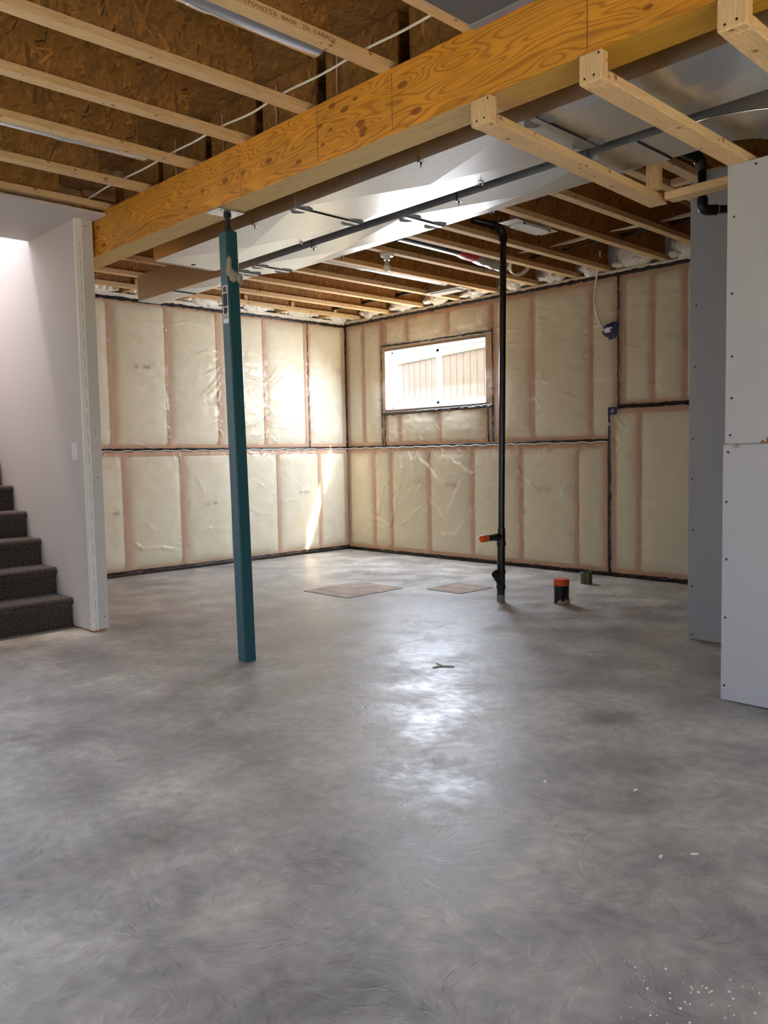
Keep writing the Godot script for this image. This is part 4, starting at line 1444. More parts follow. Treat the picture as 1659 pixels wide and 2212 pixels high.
func duct(t: Node3D, S: Array, y0: float, y1: float) -> void:
	# S: stations [b, a_front, a_back] from the far end to the near end
	for i in S.size() - 1:
		var p: Array = S[i]
		var q: Array = S[i + 1]
		var A := V(p[1], y0, p[0])
		var B := V(p[2], y0, p[0])
		var C := V(q[2], y0, q[0])
		var D := V(q[1], y0, q[0])
		var up := Vector3.UP * (y1 - y0)
		var mid := (A + B + C + D) / 4 + Vector3.DOWN * (0.022 if absf(p[0] - q[0]) > 0.5 else 0.0)
		var st := begin()
		for e in [[A, B], [B, C], [C, D], [D, A]]:
			var n: Vector3 = (e[0] - mid).cross(e[1] - mid).normalized()
			if n.y > 0: n = -n
			flat(st, [mid, e[0], e[1]], n, [Vector2(mid.x, mid.z), Vector2(e[0].x, e[0].z), Vector2(e[1].x, e[1].z)])
		obj("bottom_panel", st, M.galv, t)
		uv_axis = 2
		for side in [[A, D, "front_panel"], [B, C, "rear_panel"]]:
			st = begin()
			var n: Vector3 = (side[1] - side[0]).cross(Vector3.UP).normalized()
			if (n.x > 0) == (side[2] == "front_panel"): n = -n
			flat(st, [side[0], side[1], side[1] + up, side[0] + up], n)
			obj(side[2], st, M.galv, t)
		st = begin()
		flat(st, [A + up, B + up, C + up, D + up], Vector3.UP)
		obj("top_panel", st, M.galv, t)

func cleat(t: Node3D, b: float, a0: float, a1: float, y0: float, y1: float, smear := true) -> void:
	var st := begin()
	box(st, Vector3(a0 + 0.004, y0 - 0.006, b - 0.016), Vector3(a1 - 0.004, y0 + 0.001, b + 0.016), 0.002)
	obj("slip_cleat", st, M.galv, t)
	st = begin()
	box(st, Vector3(a0 + 0.002, y0 - 0.0068, b - 0.0195), Vector3(a1 - 0.002, y0 + 0.0005, b - 0.016), 0.0)
	obj("cleat_gap", st, M.dark, t)
	st = begin()
	box(st, Vector3(a0 - 0.006, y0 - 0.004, b - 0.012), Vector3(a0 + 0.001, y1, b + 0.012), 0.002)
	obj("drive_cleat", st, M.galv, t)
	if smear:
		for e in [[a0 + 0.004, a0 + 0.09], [a1 - 0.10, a1 - 0.004]]:
			for sg in [-1.0, 1.0]:
				st = begin()
				var poly := []
				var n := 7
				for k in n + 1: poly.append(V(lerpf(e[0], e[1], k / float(n)), y0 - 0.0045, b + sg * 0.012))
				for k in n + 1:
					var u := 1.0 - k / float(n)
					poly.append(V(lerpf(e[0], e[1], u), y0 - 0.0045, b + sg * (0.035 + 0.03 * sin(PI * u) + rng.randf() * 0.012)))
				prism(st, poly, Vector3.UP * 0.003)
				obj("duct_sealer", st, M.sealer, t)

func strap(t: Node3D, a: float, b: float, y0: float, y1: float, out: float) -> void:
	# thin hanger strap down the duct's side, folded under it and screwed
	var st := begin()
	box(st, Vector3(a - 0.002 if out < 0 else a, y0 - 0.008, b - 0.008), Vector3(a if out < 0 else a + 0.002, y1, b + 0.008), 0.0)
	box(st, Vector3(a if out < 0 else a - 0.03, y0 - 0.0095, b - 0.012), Vector3(a + 0.03 if out < 0 else a, y0 - 0.008, b + 0.012), 0.0)
	obj("hanger_strap", st, M.galv_bright, t)
	st = begin()
	lathe(st, [Vector2(0.0055, 0), Vector2(0.0055, 0.004), Vector2(0.002, 0.006), Vector2(0.002, 0.018), Vector2(0, 0.019)], V(a + (0.014 if out < 0 else -0.014), y0 - 0.009, b), Vector3.DOWN, 8)
	obj("hanger_screw", st, M.screw, t)

func plug(t: Node3D, a: float, b: float, y: float) -> void:
	var st := begin()
	lathe(st, [Vector2(0.016, 0), Vector2(0.016, 0.003), Vector2(0.011, 0.004), Vector2(0.010, 0.001), Vector2(0, 0.001)], V(a, y, b), Vector3.DOWN, 16)
	obj("test_plug", st, M.dark, t)

func end_cap(t: Node3D, b: float, a0: float, a1: float, y0: float, y1: float, rt := 0.02, rb := 0.03) -> void:
	var st := begin()
	var poly := []
	for cn in [[a0, y0, 1, 1, rb], [a1, y0, -1, 1, rb], [a1, y1, -1, -1, 0.004], [a0, y1, 1, -1, rt]]:
		var r: float = cn[4]
		var c := Vector2(cn[0] + cn[2] * r, cn[1] + cn[3] * r)
		var s: float = atan2(-cn[3], -cn[2])
		for k in 5:
			var an := s + (k - 2) * PI / 8
			poly.append(V(c.x + r * cos(an) * 1.0, c.y + r * sin(an), b))
	prism(st, poly, Vector3(0, 0, -0.012))
	obj("end_cap", st, M.galv, t)

func build_ducts() -> void:
	var y0 := 2.45
	var y1 := 2.66
	var t := thing("supply_duct", "wide galvanized sheet-metal duct running just behind the amber beam", "duct", V(2.9, y0, 3.0))
	var af := func(b: float) -> float: return 2.7323 + 0.0165 * b
	var ab := func(b: float) -> float: return 3.1793 + 0.0215 * b
	var S := []
	for b: float in [5.053, 3.519, 1.975, 0.437, -1.040, -2.495]: S.append([b, af.call(b), ab.call(b)])
	y1 = 2.714
	duct(t, S, y0, y1)
	for i in range(1, S.size() - 1): cleat(t, S[i][0], S[i][1], S[i][2], y0, y1)
	cleat(t, 1.112, af.call(1.112), ab.call(1.112), y0, y1, false)
	end_cap(t, 5.053, S[0][1], S[0][2], y0 - 0.002, y1)
	for b: float in [3.909, 2.599, 0.832]: strap(t, af.call(b), b, y0, y1, -1)
	for b: float in [4.055, 2.610]: strap(t, ab.call(b), b, y0, y1, 1)
	plug(t, 3.027, 2.661, y0 - 0.010)
	plug(t, 3.064, 4.980, y0 - 0.001)
	y1 = 2.66
	t = thing("return_duct", "narrower galvanized duct behind the wide one, reduced at its far end", "duct", V(3.35, y0, 4.0))
	var df := func(b: float) -> float: return 3.2490 + 0.031 * b
	var db := func(b: float) -> float: return 3.5661 + 0.029 * b
	S = [[6.415, 3.415, 3.620], [5.843, 3.415, 3.616], [4.970, 3.405, 3.595], [4.741, 3.398, 3.703], [3.254, df.call(3.254), db.call(3.254)], [1.840, df.call(1.840), db.call(1.840)], [1.580, df.call(1.580), db.call(1.580)]]
	duct(t, S, y0, y1)
	for i in [2, 3, 4]: cleat(t, S[i][0], S[i][1], S[i][2], y0, y1)
	cleat(t, 1.840, S[5][1], S[5][2], y0, y1, false)
	cleat(t, 5.864, 3.415, 3.616, y0, y1, false)
	end_cap(t, 6.415, 3.415, 3.620, y0 - 0.002, y1, 0.03, 0.004)
	for b: float in [4.093, 2.859, 2.064]: strap(t, df.call(b), b, y0, y1, -1)
	for b: float in [4.148, 2.870, 2.079]: strap(t, db.call(b), b, y0, y1, 1)
	plug(t, 3.528, 6.342, y0 - 0.001)
	# the elbow that turns this duct away to the right
	var st := begin()
	var c := Vector2(3.764, 1.580)
	var R := 0.468
	var rin := 0.146
	var outer := []
	var inner := []
	for k in 13:
		var an := PI + PI / 2 * k / 12.0
		outer.append(Vector2(c.x + R * cos(an), c.y + R * sin(an)))
		inner.append(Vector2(c.x + rin * cos(an), c.y + rin * sin(an)))
	for k in 12:
		var q := [V(outer[k].x, y0, outer[k].y), V(outer[k + 1].x, y0, outer[k + 1].y), V(inner[k + 1].x, y0, inner[k + 1].y), V(inner[k].x, y0, inner[k].y)]
		flat(st, q, Vector3.DOWN)
		for pr in [[outer, -1.0], [inner, 1.0]]:
			var e0: Vector2 = pr[0][k]
			var e1: Vector2 = pr[0][k + 1]
			var n := Vector3(e0.x + e1.x - 2 * c.x, 0, -(e0.y + e1.y - 2 * c.y)).normalized()
			flat(st, [V(e0.x, y0, e0.y), V(e1.x, y0, e1.y), V(e1.x, y1, e1.y), V(e0.x, y1, e0.y)], n)
	obj("elbow", st, M.galv, t)
	st = begin()
	var rim := []
	for q: Vector2 in outer: rim.append(V(q.x, y0 - 0.001, q.y))
	tube(st, rim, 0.004, 8)
	obj("elbow_seam", st, M.galv_bright, t)

func build_post() -> void:
	var t := thing("steel_post", "teal painted square steel post holding up the amber beam", "post", V(2.61, 0, 3.82))
	var st := begin()
	var tilt := func(y: float) -> Vector2: return Vector2(2.612 - 0.015 * y, 3.822 + 0.004 * y)
	var h := 0.0375
	var ring := func(y: float, hh: float) -> Array:
		var c: Vector2 = tilt.call(y)
		var out := []
		for e in [[-1, -1, 1, 0], [-1, -1, 0, 1], [-1, 1, 0, -1], [-1, 1, 1, 0], [1, 1, -1, 0], [1, 1, 0, -1], [1, -1, 0, 1], [1, -1, -1, 0]]:
			out.append(V(c.x + e[0] * hh + e[2] * 0.006, y, c.y + e[1] * hh + e[3] * 0.006))
		return out
	var lo: Array = ring.call(0.0, h)
	var hi: Array = ring.call(2.345, h)
	for k in 8:
		var j := (k + 1) % 8
		var n: Vector3 = (lo[j] - lo[k]).cross(hi[k] - lo[k]).normalized()
		var cc := V(2.6, 1.2, 3.83)
		if n.dot((lo[k] + hi[j]) / 2 - cc) < 0: n = -n
		flat(st, [lo[k], lo[j], hi[j], hi[k]], n)
	var cap: Array = ring.call(2.352, h - 0.004)
	for k in 8:
		var j := (k + 1) % 8
		flat(st, [hi[k], hi[j], cap[j], cap[k]], (Vector3.UP + (hi[k] - V(2.577, 2.345, 3.831)).normalized()).normalized())
	flat(st, cap, Vector3.UP)
	obj("shaft", st, M.teal, t)
	st = begin()
	lathe(st, [Vector2(0.0, 0), Vector2(0.019, 0), Vector2(0.019, 0.03), Vector2(0.013, 0.032), Vector2(0.013, 0.075), Vector2(0.021, 0.077), Vector2(0.021, 0.095), Vector2(0, 0.095)], V(2.577, 2.35, 3.831), Vector3.UP, 16)
	obj("jack_screw", st, M.dark, t)
	st = begin()
	box(st, Vector3(2.482, 2.4465, 3.77), Vector3(2.648, 2.4545, 3.895), 0.0015)
	obj("top_plate", st, M.steel, t)
	for q in [[2.505, 3.79], [2.505, 3.875], [2.625, 3.79], [2.625, 3.875]]:
		st = begin()
		lathe(st, [Vector2(0.011, 0), Vector2(0.011, 0.002), Vector2(0.0075, 0.003), Vector2(0.0075, 0.008), Vector2(0, 0.009)], V(q[0], 2.4465, q[1]), Vector3.DOWN, 6)
		obj("bolt", st, M.galv_bright, t)
	# maker's sticker on the face that looks to the stairs
	var face := func(y: float) -> float: return 2.612 - 0.015 * y - h - 0.0006
	var stick := func(y0: float, y1: float, b0: float, b1: float, dz: float) -> SurfaceTool:
		var s := begin()
		var c0: float = face.call(y0) - dz
		var c1: float = face.call(y1) - dz
		flat(s, [V(c0, y0, b0), V(c0, y0, b1), V(c1, y1, b1), V(c1, y1, b0)], Vector3.LEFT)
		return s
	obj("sticker", stick.call(1.862, 2.062, 3.802, 3.853, 0.0), M.sticker, t)
	obj("sticker_print", stick.call(1.952, 2.020, 3.806, 3.849, 0.0004), M.dark, t)
	obj("sticker_print", stick.call(2.026, 2.056, 3.81, 3.845, 0.0004), M.ink, t)
	st = begin()
	var disc := []
	for k in 20: disc.append(V(face.call(1.93) - 0.0004, 1.929 + 0.020 * sin(TAU * k / 20), 3.8275 + 0.020 * cos(TAU * k / 20)))
	flat(st, disc, Vector3.LEFT)
	obj("sticker_print", st, M.dark, t)
	for k in 5: obj("sticker_print", stick.call(1.886 + k * 0.0042, 1.8885 + k * 0.0042, 3.808, 3.847, 0.0004), M.ink, t)
	st = begin()
	lump(st, V(2.553, 2.155, 3.795), Vector3(0.014, 0.052, 0.012), 0.7, 30.0, 20, 16)
	lump(st, V(2.575, 2.11, 3.788), Vector3(0.032, 0.030, 0.012), 0.7, 30.0, 22, 16)
	lump(st, V(2.612, 2.10, 3.786), Vector3(0.018, 0.034, 0.012), 0.7, 30.0, 20, 16)
	obj("foam_blob", st, M.foam_grey, t)

func build_soffit_frame() -> void:
	var blocks := [[1.952, 2.048, 0.0], [1.490, 1.578, 0.0], [1.02, 1.11, 0.0]]
	var nm := ["leftmost of three", "middle of three", "at the right edge"]
	for i in 3:
		var p: Array = blocks[i]
		var t := thing("hanging_block", "short wood block nailed under the amber beam, %s" % nm[i], "block", V(2.5, 2.355, (p[0] + p[1]) / 2), "soffit blocks under the beam")
		var st := begin()
		grain(1)
		box(st, Vector3(2.472, 2.355, p[0]), Vector3(2.515, 2.4545, p[1]), 0.006)
		obj("block_body", st, M.lumber, t)
		for q in [[2.375, 0.03], [2.372, 0.065], [2.44, 0.012]]:
			screw_dot(V(2.472, q[0], p[0] + q[1]), Vector3.LEFT, 0.004, t, M.screw, "nail_head")
	var rails := [[2.516, 3.955, 1.953, 2.046, 0.021], [2.516, 3.76, 1.487, 1.577, 0.0], [2.516, 3.76, 1.02, 1.11, 0.0]]
	var rn := ["long flat pale stud from the left hanging block to the soffit rail corner", "long flat pale stud from the middle hanging block to the drywall top", "flat pale stud of the soffit frame at the right edge, above the drywall top"]
	for i in 3:
		var r: Array = rails[i]
		var st := begin()
		grain(0)
		var turn := Basis(Vector3.UP, atan2(2 * r[4], r[1] - r[0]) * 0.0 + (0.045 if i == 0 else 0.0))
		var sh := 0.03 if i == 0 else 0.0
		box(st, Vector3(r[0], 2.355, r[2] + sh), Vector3(r[1], 2.393, r[3] + sh), 0.004, turn)
		solo("soffit_stud", st, M.lumber, rn[i], "stud", "flat soffit studs")
	var st := begin()
	grain(2)
	box(st, Vector3(3.87, 2.356, 0.4), Vector3(3.96, 2.394, 1.99), 0.004)
	solo("soffit_rail", st, M.lumber, "flat pale rail closing the soffit frame between its corner and the drywall", "rail")
	st = begin()
	grain(1)
	box(st, Vector3(3.80, 2.395, 1.985), Vector3(3.845, 2.72, 2.05), 0.003)
	solo("soffit_post", st, M.lumber, "short upright post standing on the soffit frame corner", "post")
	st = begin()
	grain(0)
	box(st, Vector3(4.2, 2.66, 2.155), Vector3(4.695, 2.70, 2.225), 0.003)
	solo("cross_brace", st, M.lumber, "short wood brace above the soffit rail near the black elbow", "brace")
	st = begin()
	grain(2)
	box(st, Vector3(4.80, 2.72, 2.03), Vector3(4.862, 2.758, 2.43), 0.003)
	solo("joist_block", st, M.lumber, "short wood block between joists beyond the soffit corner", "block")
	# sheet panned under the joists beside the beam
	var t := thing("pan_panel", "flat dark grey sheet-metal panel under the joists at the top of the picture", "panel", V(1.5, 2.715, 1.0))
	st = begin()
	box(st, Vector3(-1.2, 2.713, -0.2), Vector3(2.46, 2.717, 2.026), 0.0)
	obj("sheet", st, mat(c8(96, 99, 108), 0.7), t)
	st = begin()
	box(st, Vector3(2.445, 2.706, -0.2), Vector3(2.482, 2.713, 2.03), 0.002)
	obj("edge_strip", st, mat(c8(134, 138, 146), 0.6), t)

func build_pipes() -> void:
	var t := thing("drain_stack", "tall black plastic drain pipe rising from the floor to the joists", "pipe", V(4.98, 0, 3.867))
	var p := func(y: float) -> Vector3: return V(4.972 + 0.024 * y, y, 3.867)
	var st := begin()
	tube(st, [p.call(0.0), p.call(0.13)], 0.030, 20)
	obj("lower_pipe", st, M.abs, t)
	st = begin()
	lathe(st, [Vector2(0.0305, 0.0), Vector2(0.0305, 0.045), Vector2(0.0303, 0.055)], p.call(0.0), Vector3.UP, 20)
	obj("concrete_splash", st, M.sealer, t)
	st = begin()
	tube(st, [p.call(0.10), p.call(0.128), p.call(0.129), p.call(0.215), p.call(0.216), p.call(0.245)], [0.036, 0.036, 0.032, 0.032, 0.036, 0.036], 20)
	tube(st, [p.call(0.13), p.call(0.165) + Vector3(-0.022, 0, 0.005), p.call(0.195) + Vector3(-0.05, 0, 0.01)], [0.030, 0.032, 0.033], 18)
	tube(st, [p.call(0.19) + Vector3(-0.045, 0, 0.009), p.call(0.225) + Vector3(-0.078, 0, 0.016)], 0.037, 20)
	obj("wye_fitting", st, M.abs, t)
	st = begin()
	tube(st, [p.call(0.245), p.call(0.455)], 0.030, 20)
	obj("middle_pipe", st, M.abs, t)
	st = begin()
	tube(st, [p.call(0.43), p.call(0.456), p.call(0.457), p.call(0.54), p.call(0.541), p.call(0.562)], [0.0355, 0.0355, 0.031, 0.029, 0.0295, 0.0295], 20)
	tube(st, [p.call(0.495), p.call(0.497) + Vector3(-0.05, 0, 0), p.call(0.497) + Vector3(-0.051, 0, 0), p.call(0.498) + Vector3(-0.075, 0, 0)], [0.026, 0.026, 0.029, 0.029], 18)
	obj("tee_fitting", st, M.abs, t)
	st = begin()
	tube(st, [p.call(0.498) + Vector3(-0.07, 0, 0), p.call(0.499) + Vector3(-0.185, 0, 0)], 0.0245, 18)
	obj("branch_pipe", st, M.abs, t)
	st = begin()
	tube(st, [p.call(0.499) + Vector3(-0.175, 0, 0), p.call(0.499) + Vector3(-0.232, 0, 0), p.call(0.499) + Vector3(-0.237, 0, 0)], [0.0268, 0.0268, 0.024], 20)
	obj("test_cap", st, M.orange, t, "orange test cap")
	st = begin()
	tube(st, [p.call(0.555), p.call(2.73)], 0.0245, 20)
	obj("upper_pipe", st, M.abs, t)
	st = begin()
	var top: Vector3 = p.call(2.70)
	tube(st, smooth_path([top, top + Vector3(0.0, 0.055, 0.0), top + Vector3(-0.03, 0.105, -0.012), top + Vector3(-0.09, 0.118, -0.026)], 6), 0.030, 18)
	tube(st, [top + Vector3(-0.08, 0.117, -0.024), top + Vector3(-0.30, 0.125, -0.055)], 0.0245, 18)
	obj("elbow", st, M.abs, t)
	# capped stub
	t = thing("pipe_stub", "short black pipe stub with an orange cap standing on the floor", "pipe", V(5.2, 0, 3.475))
	st = begin()
	lathe(st, [Vector2(0, 0), Vector2(0.056, 0), Vector2(0.056, 0.15)], V(5.2, 0, 3.475), Vector3.UP, 32)
	obj("pipe_body", st, M.abs, t)
	st = begin()
	lathe(st, [Vector2(0.056, 0.138), Vector2(0.0585, 0.138), Vector2(0.0585, 0.183), Vector2(0.056, 0.187), Vector2(0, 0.187)], V(5.2, 0, 3.475), Vector3.UP, 32)
	obj("test_cap", st, M.orange, t, "orange cap")
	st = begin()
	for k in 12:
		var an := TAU * (0.52 + 0.34 * k / 12.0)
		lump(st, V(5.2, 0.006 + rng.randf() * 0.02, 3.475) + Vector3(cos(an), 0, -sin(an)) * 0.0555, Vector3(0.013, 0.006 + rng.randf() * 0.016, 0.013), 0.5, 30.0, 8, 6)
	obj("concrete_splash", st, M.foam_grey, t)
	# ribbed hose end near the wall
	t = thing("ribbed_hose", "short grey ribbed hose end with a green stripe, poking from the floor near the wall", "hose", V(6.12, 0, 3.84))
	st = begin()
	var prof := [Vector2(0, 0)]
	for k in 6:
		var y := k * 0.017
		prof.append_array([Vector2(0.045, y), Vector2(0.052, y + 0.004), Vector2(0.052, y + 0.010), Vector2(0.045, y + 0.014)])
	prof.append_array([Vector2(0.045, 0.104), Vector2(0.040, 0.104), Vector2(0.040, 0.01), Vector2(0, 0.01)])
	lathe(st, prof, V(6.12, 0, 3.84), Vector3.UP, 28)
	obj("hose_wall", st, mat(c8(94, 96, 84), 0.6), t)
	st = begin()
	for k in 6:
		var y := 0.003 + k * 0.017
		var q := []
		for e in [[-0.13, y], [0.13, y], [0.13, y + 0.008], [-0.13, y + 0.008]]:
			var an: float = 3.95 + e[0]
			q.append(V(6.12 + 0.0525 * cos(an), e[1], 3.84 + 0.0525 * sin(an)))
		flat(st, q, Vector3(-0.7, 0, 0.7).normalized())
	obj("stripe", st, mat(c8(176, 204, 60), 0.5), t)
	# black waste line that hangs beside the soffit frame
	t = thing("waste_pipe", "black waste pipe with an elbow hanging beside the passage drywall", "pipe", V(4.3, 2.4, 2.0))
	st = begin()
	tube(st, [V(3.90, 2.69, 2.10), V(4.20, 2.665, 2.03)], 0.030, 16)
	tube(st, smooth_path([V(4.20, 2.665, 2.03), V(4.285, 2.655, 2.015), V(4.312, 2.60, 2.005)], 6), 0.031, 16)
	tube(st, [V(4.312, 2.61, 2.005), V(4.312, 2.43, 2.0)], 0.0215, 16)
	obj("down_pipe", st, M.abs, t)
	st = begin()
	tube(st, smooth_path([V(4.312, 2.45, 2.0), V(4.312, 2.412, 2.0), V(4.325, 2.392, 1.99), V(4.37, 2.392, 1.95)], 6), 0.028, 16)
	obj("elbow", st, M.abs, t)
	st = begin()
	tube(st, [V(4.35, 2.392, 1.968), V(4.375, 2.392, 1.946)], 0.0255, 16)
	obj("glue_ring", st, mat(c8(190, 178, 96), 0.6), t)
	st = begin()
	tube(st, [V(4.36, 2.392, 1.958), V(4.66, 2.41, 1.70)], 0.0215, 16)
	obj("side_pipe", st, M.abs, t)

func round_duct(label: String, pts: Array, r: float, joints: Array) -> void:
	var t := thing("round_duct", label, "duct", pts[0], "round ducts between joists")
	var st := begin()
	tube(st, pts, r, 24)
	obj("pipe_body", st, M.galv_bright, t)
	for j in joints:
		st = begin()
		var p: Vector3 = pts[0].lerp(pts[1], j)
		var d: Vector3 = (pts[1] - pts[0]).normalized()
		tube(st, [p - d * 0.05, p - d * 0.03, p + d * 0.03, p + d * 0.05], [r + 0.0005, r + 0.0035, r + 0.0035, r + 0.0005], 24)
		obj("coupling", st, M.galv_bright, t)

func build_services() -> void:
	round_duct("silver round duct at the top left, along the stamped joist", [V(-1.2, 2.80, 2.628), V(2.22, 2.80, 2.628)], 0.064, [0.843])
	round_duct("silver round duct at the left edge, under the third joist from the bulkhead", [V(-1.2, 2.80, 4.14), V(2.27, 2.80, 4.14)], 0.064, [0.875])
	round_duct("silver round duct in the far ceiling beside the bare bulb", [V(2.8, 2.79, 5.30), V(6.0, 2.79, 5.30)], 0.064, [0.66])
	# white cable threaded past the joists left of the beam
	var st := begin()
	var near := [5.09, 4.595, 4.065, 3.585, 3.087, 2.545, 2.09]
	var pts := [V(2.38, 2.775, 5.30), V(2.375, 2.768, 5.06)]
	for i in range(1, near.size()):
		pts.append(V(2.37 + rng.randfn(0, 0.008), 2.763 + 0.004 * (i % 2), (near[i - 1] + near[i] - 0.06) / 2))
		pts.append(V(2.365, 2.768, near[i] - 0.03))
	pts.append(V(2.37, 2.80, 1.7))
	for q in [Vector3.ZERO, Vector3(0.004, 0.003, 0)]:
		var moved := []
		for c in smooth_path(pts, 5): moved.append(c + q)
		tube(st, moved, 0.0052, 8)
	solo("white_cable", st, M.cable, "white electrical cable threaded across the joists left of the beam", "cable")
	var cord_words := ["beside the stamped joist", "over the middle of the beam", "over the beam above the post", "between the post and the bulkhead"]
	var k := 0
	for b in [2.93, 3.39, 3.87, 4.36]:
		st = begin()
		tube(st, [V(2.59, 2.725, b), V(2.59, 2.86, b + 0.002), V(2.59, 2.98, b)], 0.0035, 8)
		solo("pink_cord", st, M.pink, "thin pink cord hanging in the dark gap %s" % cord_words[k], "cord", "pink cords over the beam")
		k += 1
	# bare bulb in a white lampholder
	var t := thing("lamp_holder", "white ceramic lampholder with a bare unlit bulb under the joists", "lamp", V(4.68, 2.72, 4.745))
	var c := V(4.68, 0, 4.745)
	st = begin()
	box(st, Vector3(4.63, 2.722, 4.69), Vector3(4.74, 2.77, 4.745), 0.004)
	obj("outlet_box", st, M.dark, t)
	st = begin()
	lathe(st, [Vector2(0, 2.722), Vector2(0.056, 2.722), Vector2(0.056, 2.714), Vector2(0.050, 2.700), Vector2(0.030, 2.697), Vector2(0.026, 2.690), Vector2(0.024, 2.672), Vector2(0, 2.672)], c, Vector3.UP, 28)
	obj("holder_base", st, M.ceramic, t)
	st = begin()
	lathe(st, [Vector2(0.014, 2.674), Vector2(0.014, 2.664), Vector2(0.017, 2.663), Vector2(0.018, 2.655), Vector2(0.024, 2.632), Vector2(0.0245, 2.628)], c, Vector3.UP, 24, true)
	obj("bulb_neck", st, M.bulb_grey, t)
	st = begin()
	var dome := [Vector2(0.0245, 2.628), Vector2(0.028, 2.622)]
	for q in 9: dome.append(Vector2(0.029 * cos(PI / 2 * q / 8.0), 2.612 - 0.029 * sin(PI / 2 * q / 8.0)))
	lathe(st, dome, c, Vector3.UP, 24, true)
	obj("bulb_dome", st, M.bulb_dome, t)
	# vent registers
	t = thing("vent_register", "white louvred vent register on a metal plate beside the black pipe top", "vent", V(4.87, 2.70, 3.52))
	st = begin()
	box(st, Vector3(4.63, 2.712, 3.45), Vector3(5.13, 2.716, 3.595), 0.0)
	box(st, Vector3(4.75, 2.716, 3.455), Vector3(5.06, 2.80, 3.59), 0.002)
	obj("boot_plate", st, M.galv, t)
	st = begin()
	box(st, Vector3(4.74, 2.699, 3.46), Vector3(5.06, 2.712, 3.472), 0.002)
	box(st, Vector3(4.74, 2.699, 3.578), Vector3(5.06, 2.712, 3.59), 0.002)
	box(st, Vector3(4.74, 2.699, 3.46), Vector3(4.765, 2.712, 3.59), 0.002)
	box(st, Vector3(5.035, 2.699, 3.46), Vector3(5.06, 2.712, 3.59), 0.002)
	var reg := obj("frame", st, M.white_plastic, t)
	for q in 14:
		st = begin()
		box(st, Vector3(4.775 + q * 0.019, 2.701, 3.472), Vector3(4.783 + q * 0.019, 2.711, 3.578), 0.001)
		obj("louvre", st, M.white_plastic, reg)
	t = thing("vent_register", "white vent register near the wall beside the end of the round duct", "vent", V(6.16, 2.70, 5.45))
	st = begin()
	box(st, Vector3(6.09, 2.714, 5.20), Vector3(6.25, 2.718, 5.68), 0.0)
	box(st, Vector3(6.11, 2.718, 5.25), Vector3(6.23, 2.80, 5.62), 0.002)
	obj("boot_plate", st, M.galv, t)
	st = begin()
	box(st, Vector3(6.115, 2.70, 5.26), Vector3(6.225, 2.713, 5.60), 0.003)
	reg = obj("frame", st, M.white_plastic, t)
	for q in 5:
		st = begin()
		box(st, Vector3(6.127 + q * 0.019, 2.697, 5.28), Vector3(6.135 + q * 0.019, 2.70, 5.58), 0.0)
		obj("louvre", st, M.white_plastic, reg)
	# black pipe run through the far joists
	st = begin()
	tube(st, [V(6.24, 2.80, 7.3), V(6.24, 2.80, 5.80)], 0.018, 12)
	solo("black_conduit", st, M.abs, "thin black pipe crossing the far joists near the corner", "pipe")
	# cable bundle through the joists near the passage
	t = thing("cable_bundle", "bundle of white cables crossing the far joists towards the passage", "cables", V(5.75, 2.8, 3.5))
	for q in 3:
		st = begin()
		var run := []
		for s in 12: run.append(V(5.75 + 0.014 * q + rng.randfn(0, 0.006), 2.80 + 0.006 * q + 0.008 * sin(s * 1.3 + q), 4.5 - s * 0.2))
		tube(st, smooth_path(run, 3), 0.0055, 8)
		obj("white_cable", st, M.cable, t)
	for q in 2:
		st = begin()
		var run := []
		for s in 9: run.append(V(5.94 + 0.02 * q - 0.008 * s, 2.80 + rng.randfn(0, 0.005), 4.35 - s * 0.2))
		tube(st, smooth_path(run, 3), 0.0065, 8)
		obj("black_cable", st, M.cable_black, t)
	# insulated flex duct with a red printed collar
	t = thing("flex_duct", "crinkled silver flex duct with a dark red collar between the far joists", "duct", V(5.7, 2.80, 4.55))
	st = begin()
	var fp := []
	var fr := []
	for s in 46:
		fp.append(V(5.50 + s * 0.012, 2.835 + 0.004 * sin(s * 0.4), 4.55 + s * 0.002))
		fr.append(0.082 + (0.005 if s % 2 == 0 else -0.004) + rng.randf() * 0.004)
	tube(st, fp, fr, 18)
	obj("flex_hose", st, M.foil, t)
	st = begin()
	tube(st, [V(5.28, 2.84, 4.545), V(5.40, 2.836, 4.548), V(5.52, 2.835, 4.55)], [0.07, 0.084, 0.085], 18)
	obj("collar", st, M.red, t)
	st = begin()
	tube(st, [V(4.6, 2.845, 4.54), V(5.29, 2.84, 4.545)], 0.075, 18)
	obj("take_off", st, M.abs, t)
	t = thing("cable_coil", "coil of white cable hanging between the far joists behind the black pipe", "cable", V(6.1, 2.76, 4.46))
	st = begin()
	for q in 3:
		var loop := []
		for s in 25: loop.append(V(6.08 + 0.13 * cos(TAU * s / 24) + 0.006 * q, 2.80 + 0.075 * sin(TAU * s / 24) - 0.006 * q, 4.50 - 0.05 * sin(TAU * s / 24) - 0.008 * q))
		tube(st, loop, 0.0065, 8)
	obj("cable_loops", st, M.cable, t)
	# white wire that drops to the taped patch
	st = begin()
	tube(st, smooth_path([V(6.44, 2.86, 3.90), V(6.53, 2.79, 3.96), V(6.565, 2.73, 4.0), V(6.60, 2.636, 4.035), V(6.605, 2.475, 4.052), V(6.61, 2.34, 4.03), V(6.606, 2.225, 3.975)], 8), 0.0085, 10)
	solo("hanging_wire", st, M.cable, "white wire hanging from the joists down to the blue taped patch", "wire")
	t = thing("tape_patch", "crumpled dark blue tape patch on the plastic sheet at the white wire's end", "tape", V(6.615, 2.19, 3.9))
	st = begin()
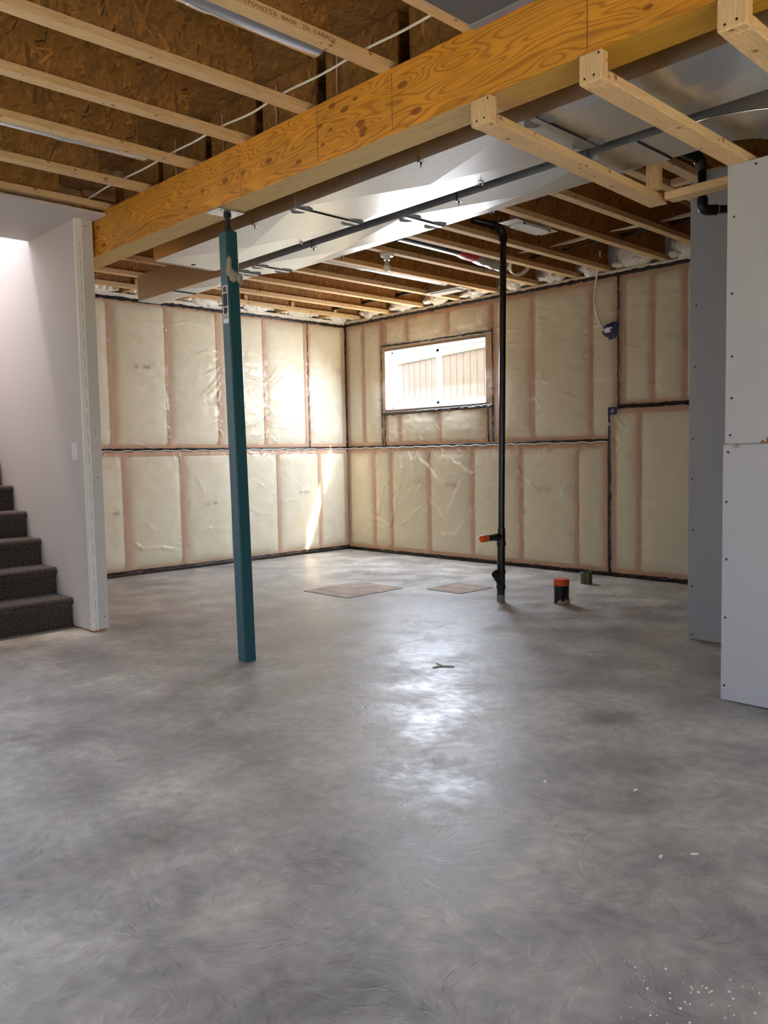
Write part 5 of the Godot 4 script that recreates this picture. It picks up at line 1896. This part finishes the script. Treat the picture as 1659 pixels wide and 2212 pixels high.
	var patch := [Vector2(3.984, 2.185), Vector2(3.972, 2.215), Vector2(3.954, 2.261), Vector2(3.839, 2.272), Vector2(3.842, 2.235), Vector2(3.828, 2.205), Vector2(3.84, 2.16), Vector2(3.828, 2.15), Vector2(3.862, 2.122), Vector2(3.874, 2.126), Vector2(3.892, 2.116), Vector2(3.921, 2.122), Vector2(3.985, 2.178)]
	var cpt := V(6.603, 2.19, 3.90)
	for i in patch.size():
		var e0: Vector2 = patch[i]
		var e1: Vector2 = patch[(i + 1) % patch.size()]
		var q0 := V(6.614 + rng.randf() * 0.008, e0.y, e0.x)
		var q1 := V(6.618, e1.y, e1.x)
		var nn := (q0 - cpt).cross(q1 - cpt).normalized()
		if nn.x > 0: nn = -nn
		flat(st, [cpt, q0, q1], nn)
	obj("tape_sheet", st, M.tape_blue, t)
	st = begin()
	for q in 5: box(st, Vector3(6.596 + q * 0.001, 2.185 + rng.randfn(0, 0.02), 3.89 + rng.randfn(0, 0.03)), Vector3(6.602 + q * 0.001, 2.192 + rng.randfn(0, 0.02), 3.91 + rng.randfn(0, 0.03)), 0.0)
	obj("connector", st, M.foil, t)
	# scraps on the floor
	var words := ["upper of the pair nearest the viewer", "between the viewer and the twig", "leftmost of those on the right", "nearer one by the passage drywall", "by the passage drywall, farther one", "lower of the pair nearest the viewer"]
	var spots := [Vector2(2.10, 1.08), Vector2(2.47, 1.36), Vector2(2.32, 1.62), Vector2(3.98, 2.47), Vector2(4.10, 2.50), Vector2(2.18, 1.02)]
	for i in 6:
		st = begin()
		var poly := []
		var ang := rng.randf() * TAU
		for e in [[-0.012, -0.003], [0.008, -0.005], [0.013, 0.002], [-0.004, 0.005]]:
			var q := Vector2(e[0], e[1]).rotated(ang)
			poly.append(V(spots[i].x + q.x, 0.0, spots[i].y + q.y))
		prism(st, poly, Vector3.UP * 0.002)
		solo("paper_scrap", st, M.bead_white, "tiny white scrap on the concrete floor, %s" % words[i], "scrap", "white scraps on the floor")
	st = begin()
	tube(st, [V(3.18, 0.004, 2.93), V(3.235, 0.004, 2.91), V(3.27, 0.004, 2.86)], 0.0035, 6)
	tube(st, [V(3.235, 0.004, 2.91), V(3.25, 0.006, 2.97)], 0.003, 6)
	solo("twig", st, mat(c8(150, 150, 120), 0.8), "small pale twig lying in the bright reflection on the floor", "twig")
	st = begin()
	for i in 70:
		var q := Vector2(1.56 + rng.randfn(0, 0.13), 0.74 + rng.randfn(0, 0.08))
		var r := rng.randf_range(0.0008, 0.0022)
		box(st, Vector3(q.x - r, 0.0, q.y - r), Vector3(q.x + r, r, q.y + r), 0.0)
	var specks := solo("plaster_specks", st, M.bead_white, "scatter of tiny white plaster specks on the concrete at the bottom right", "specks")
	specks.set_meta("kind", "stuff")
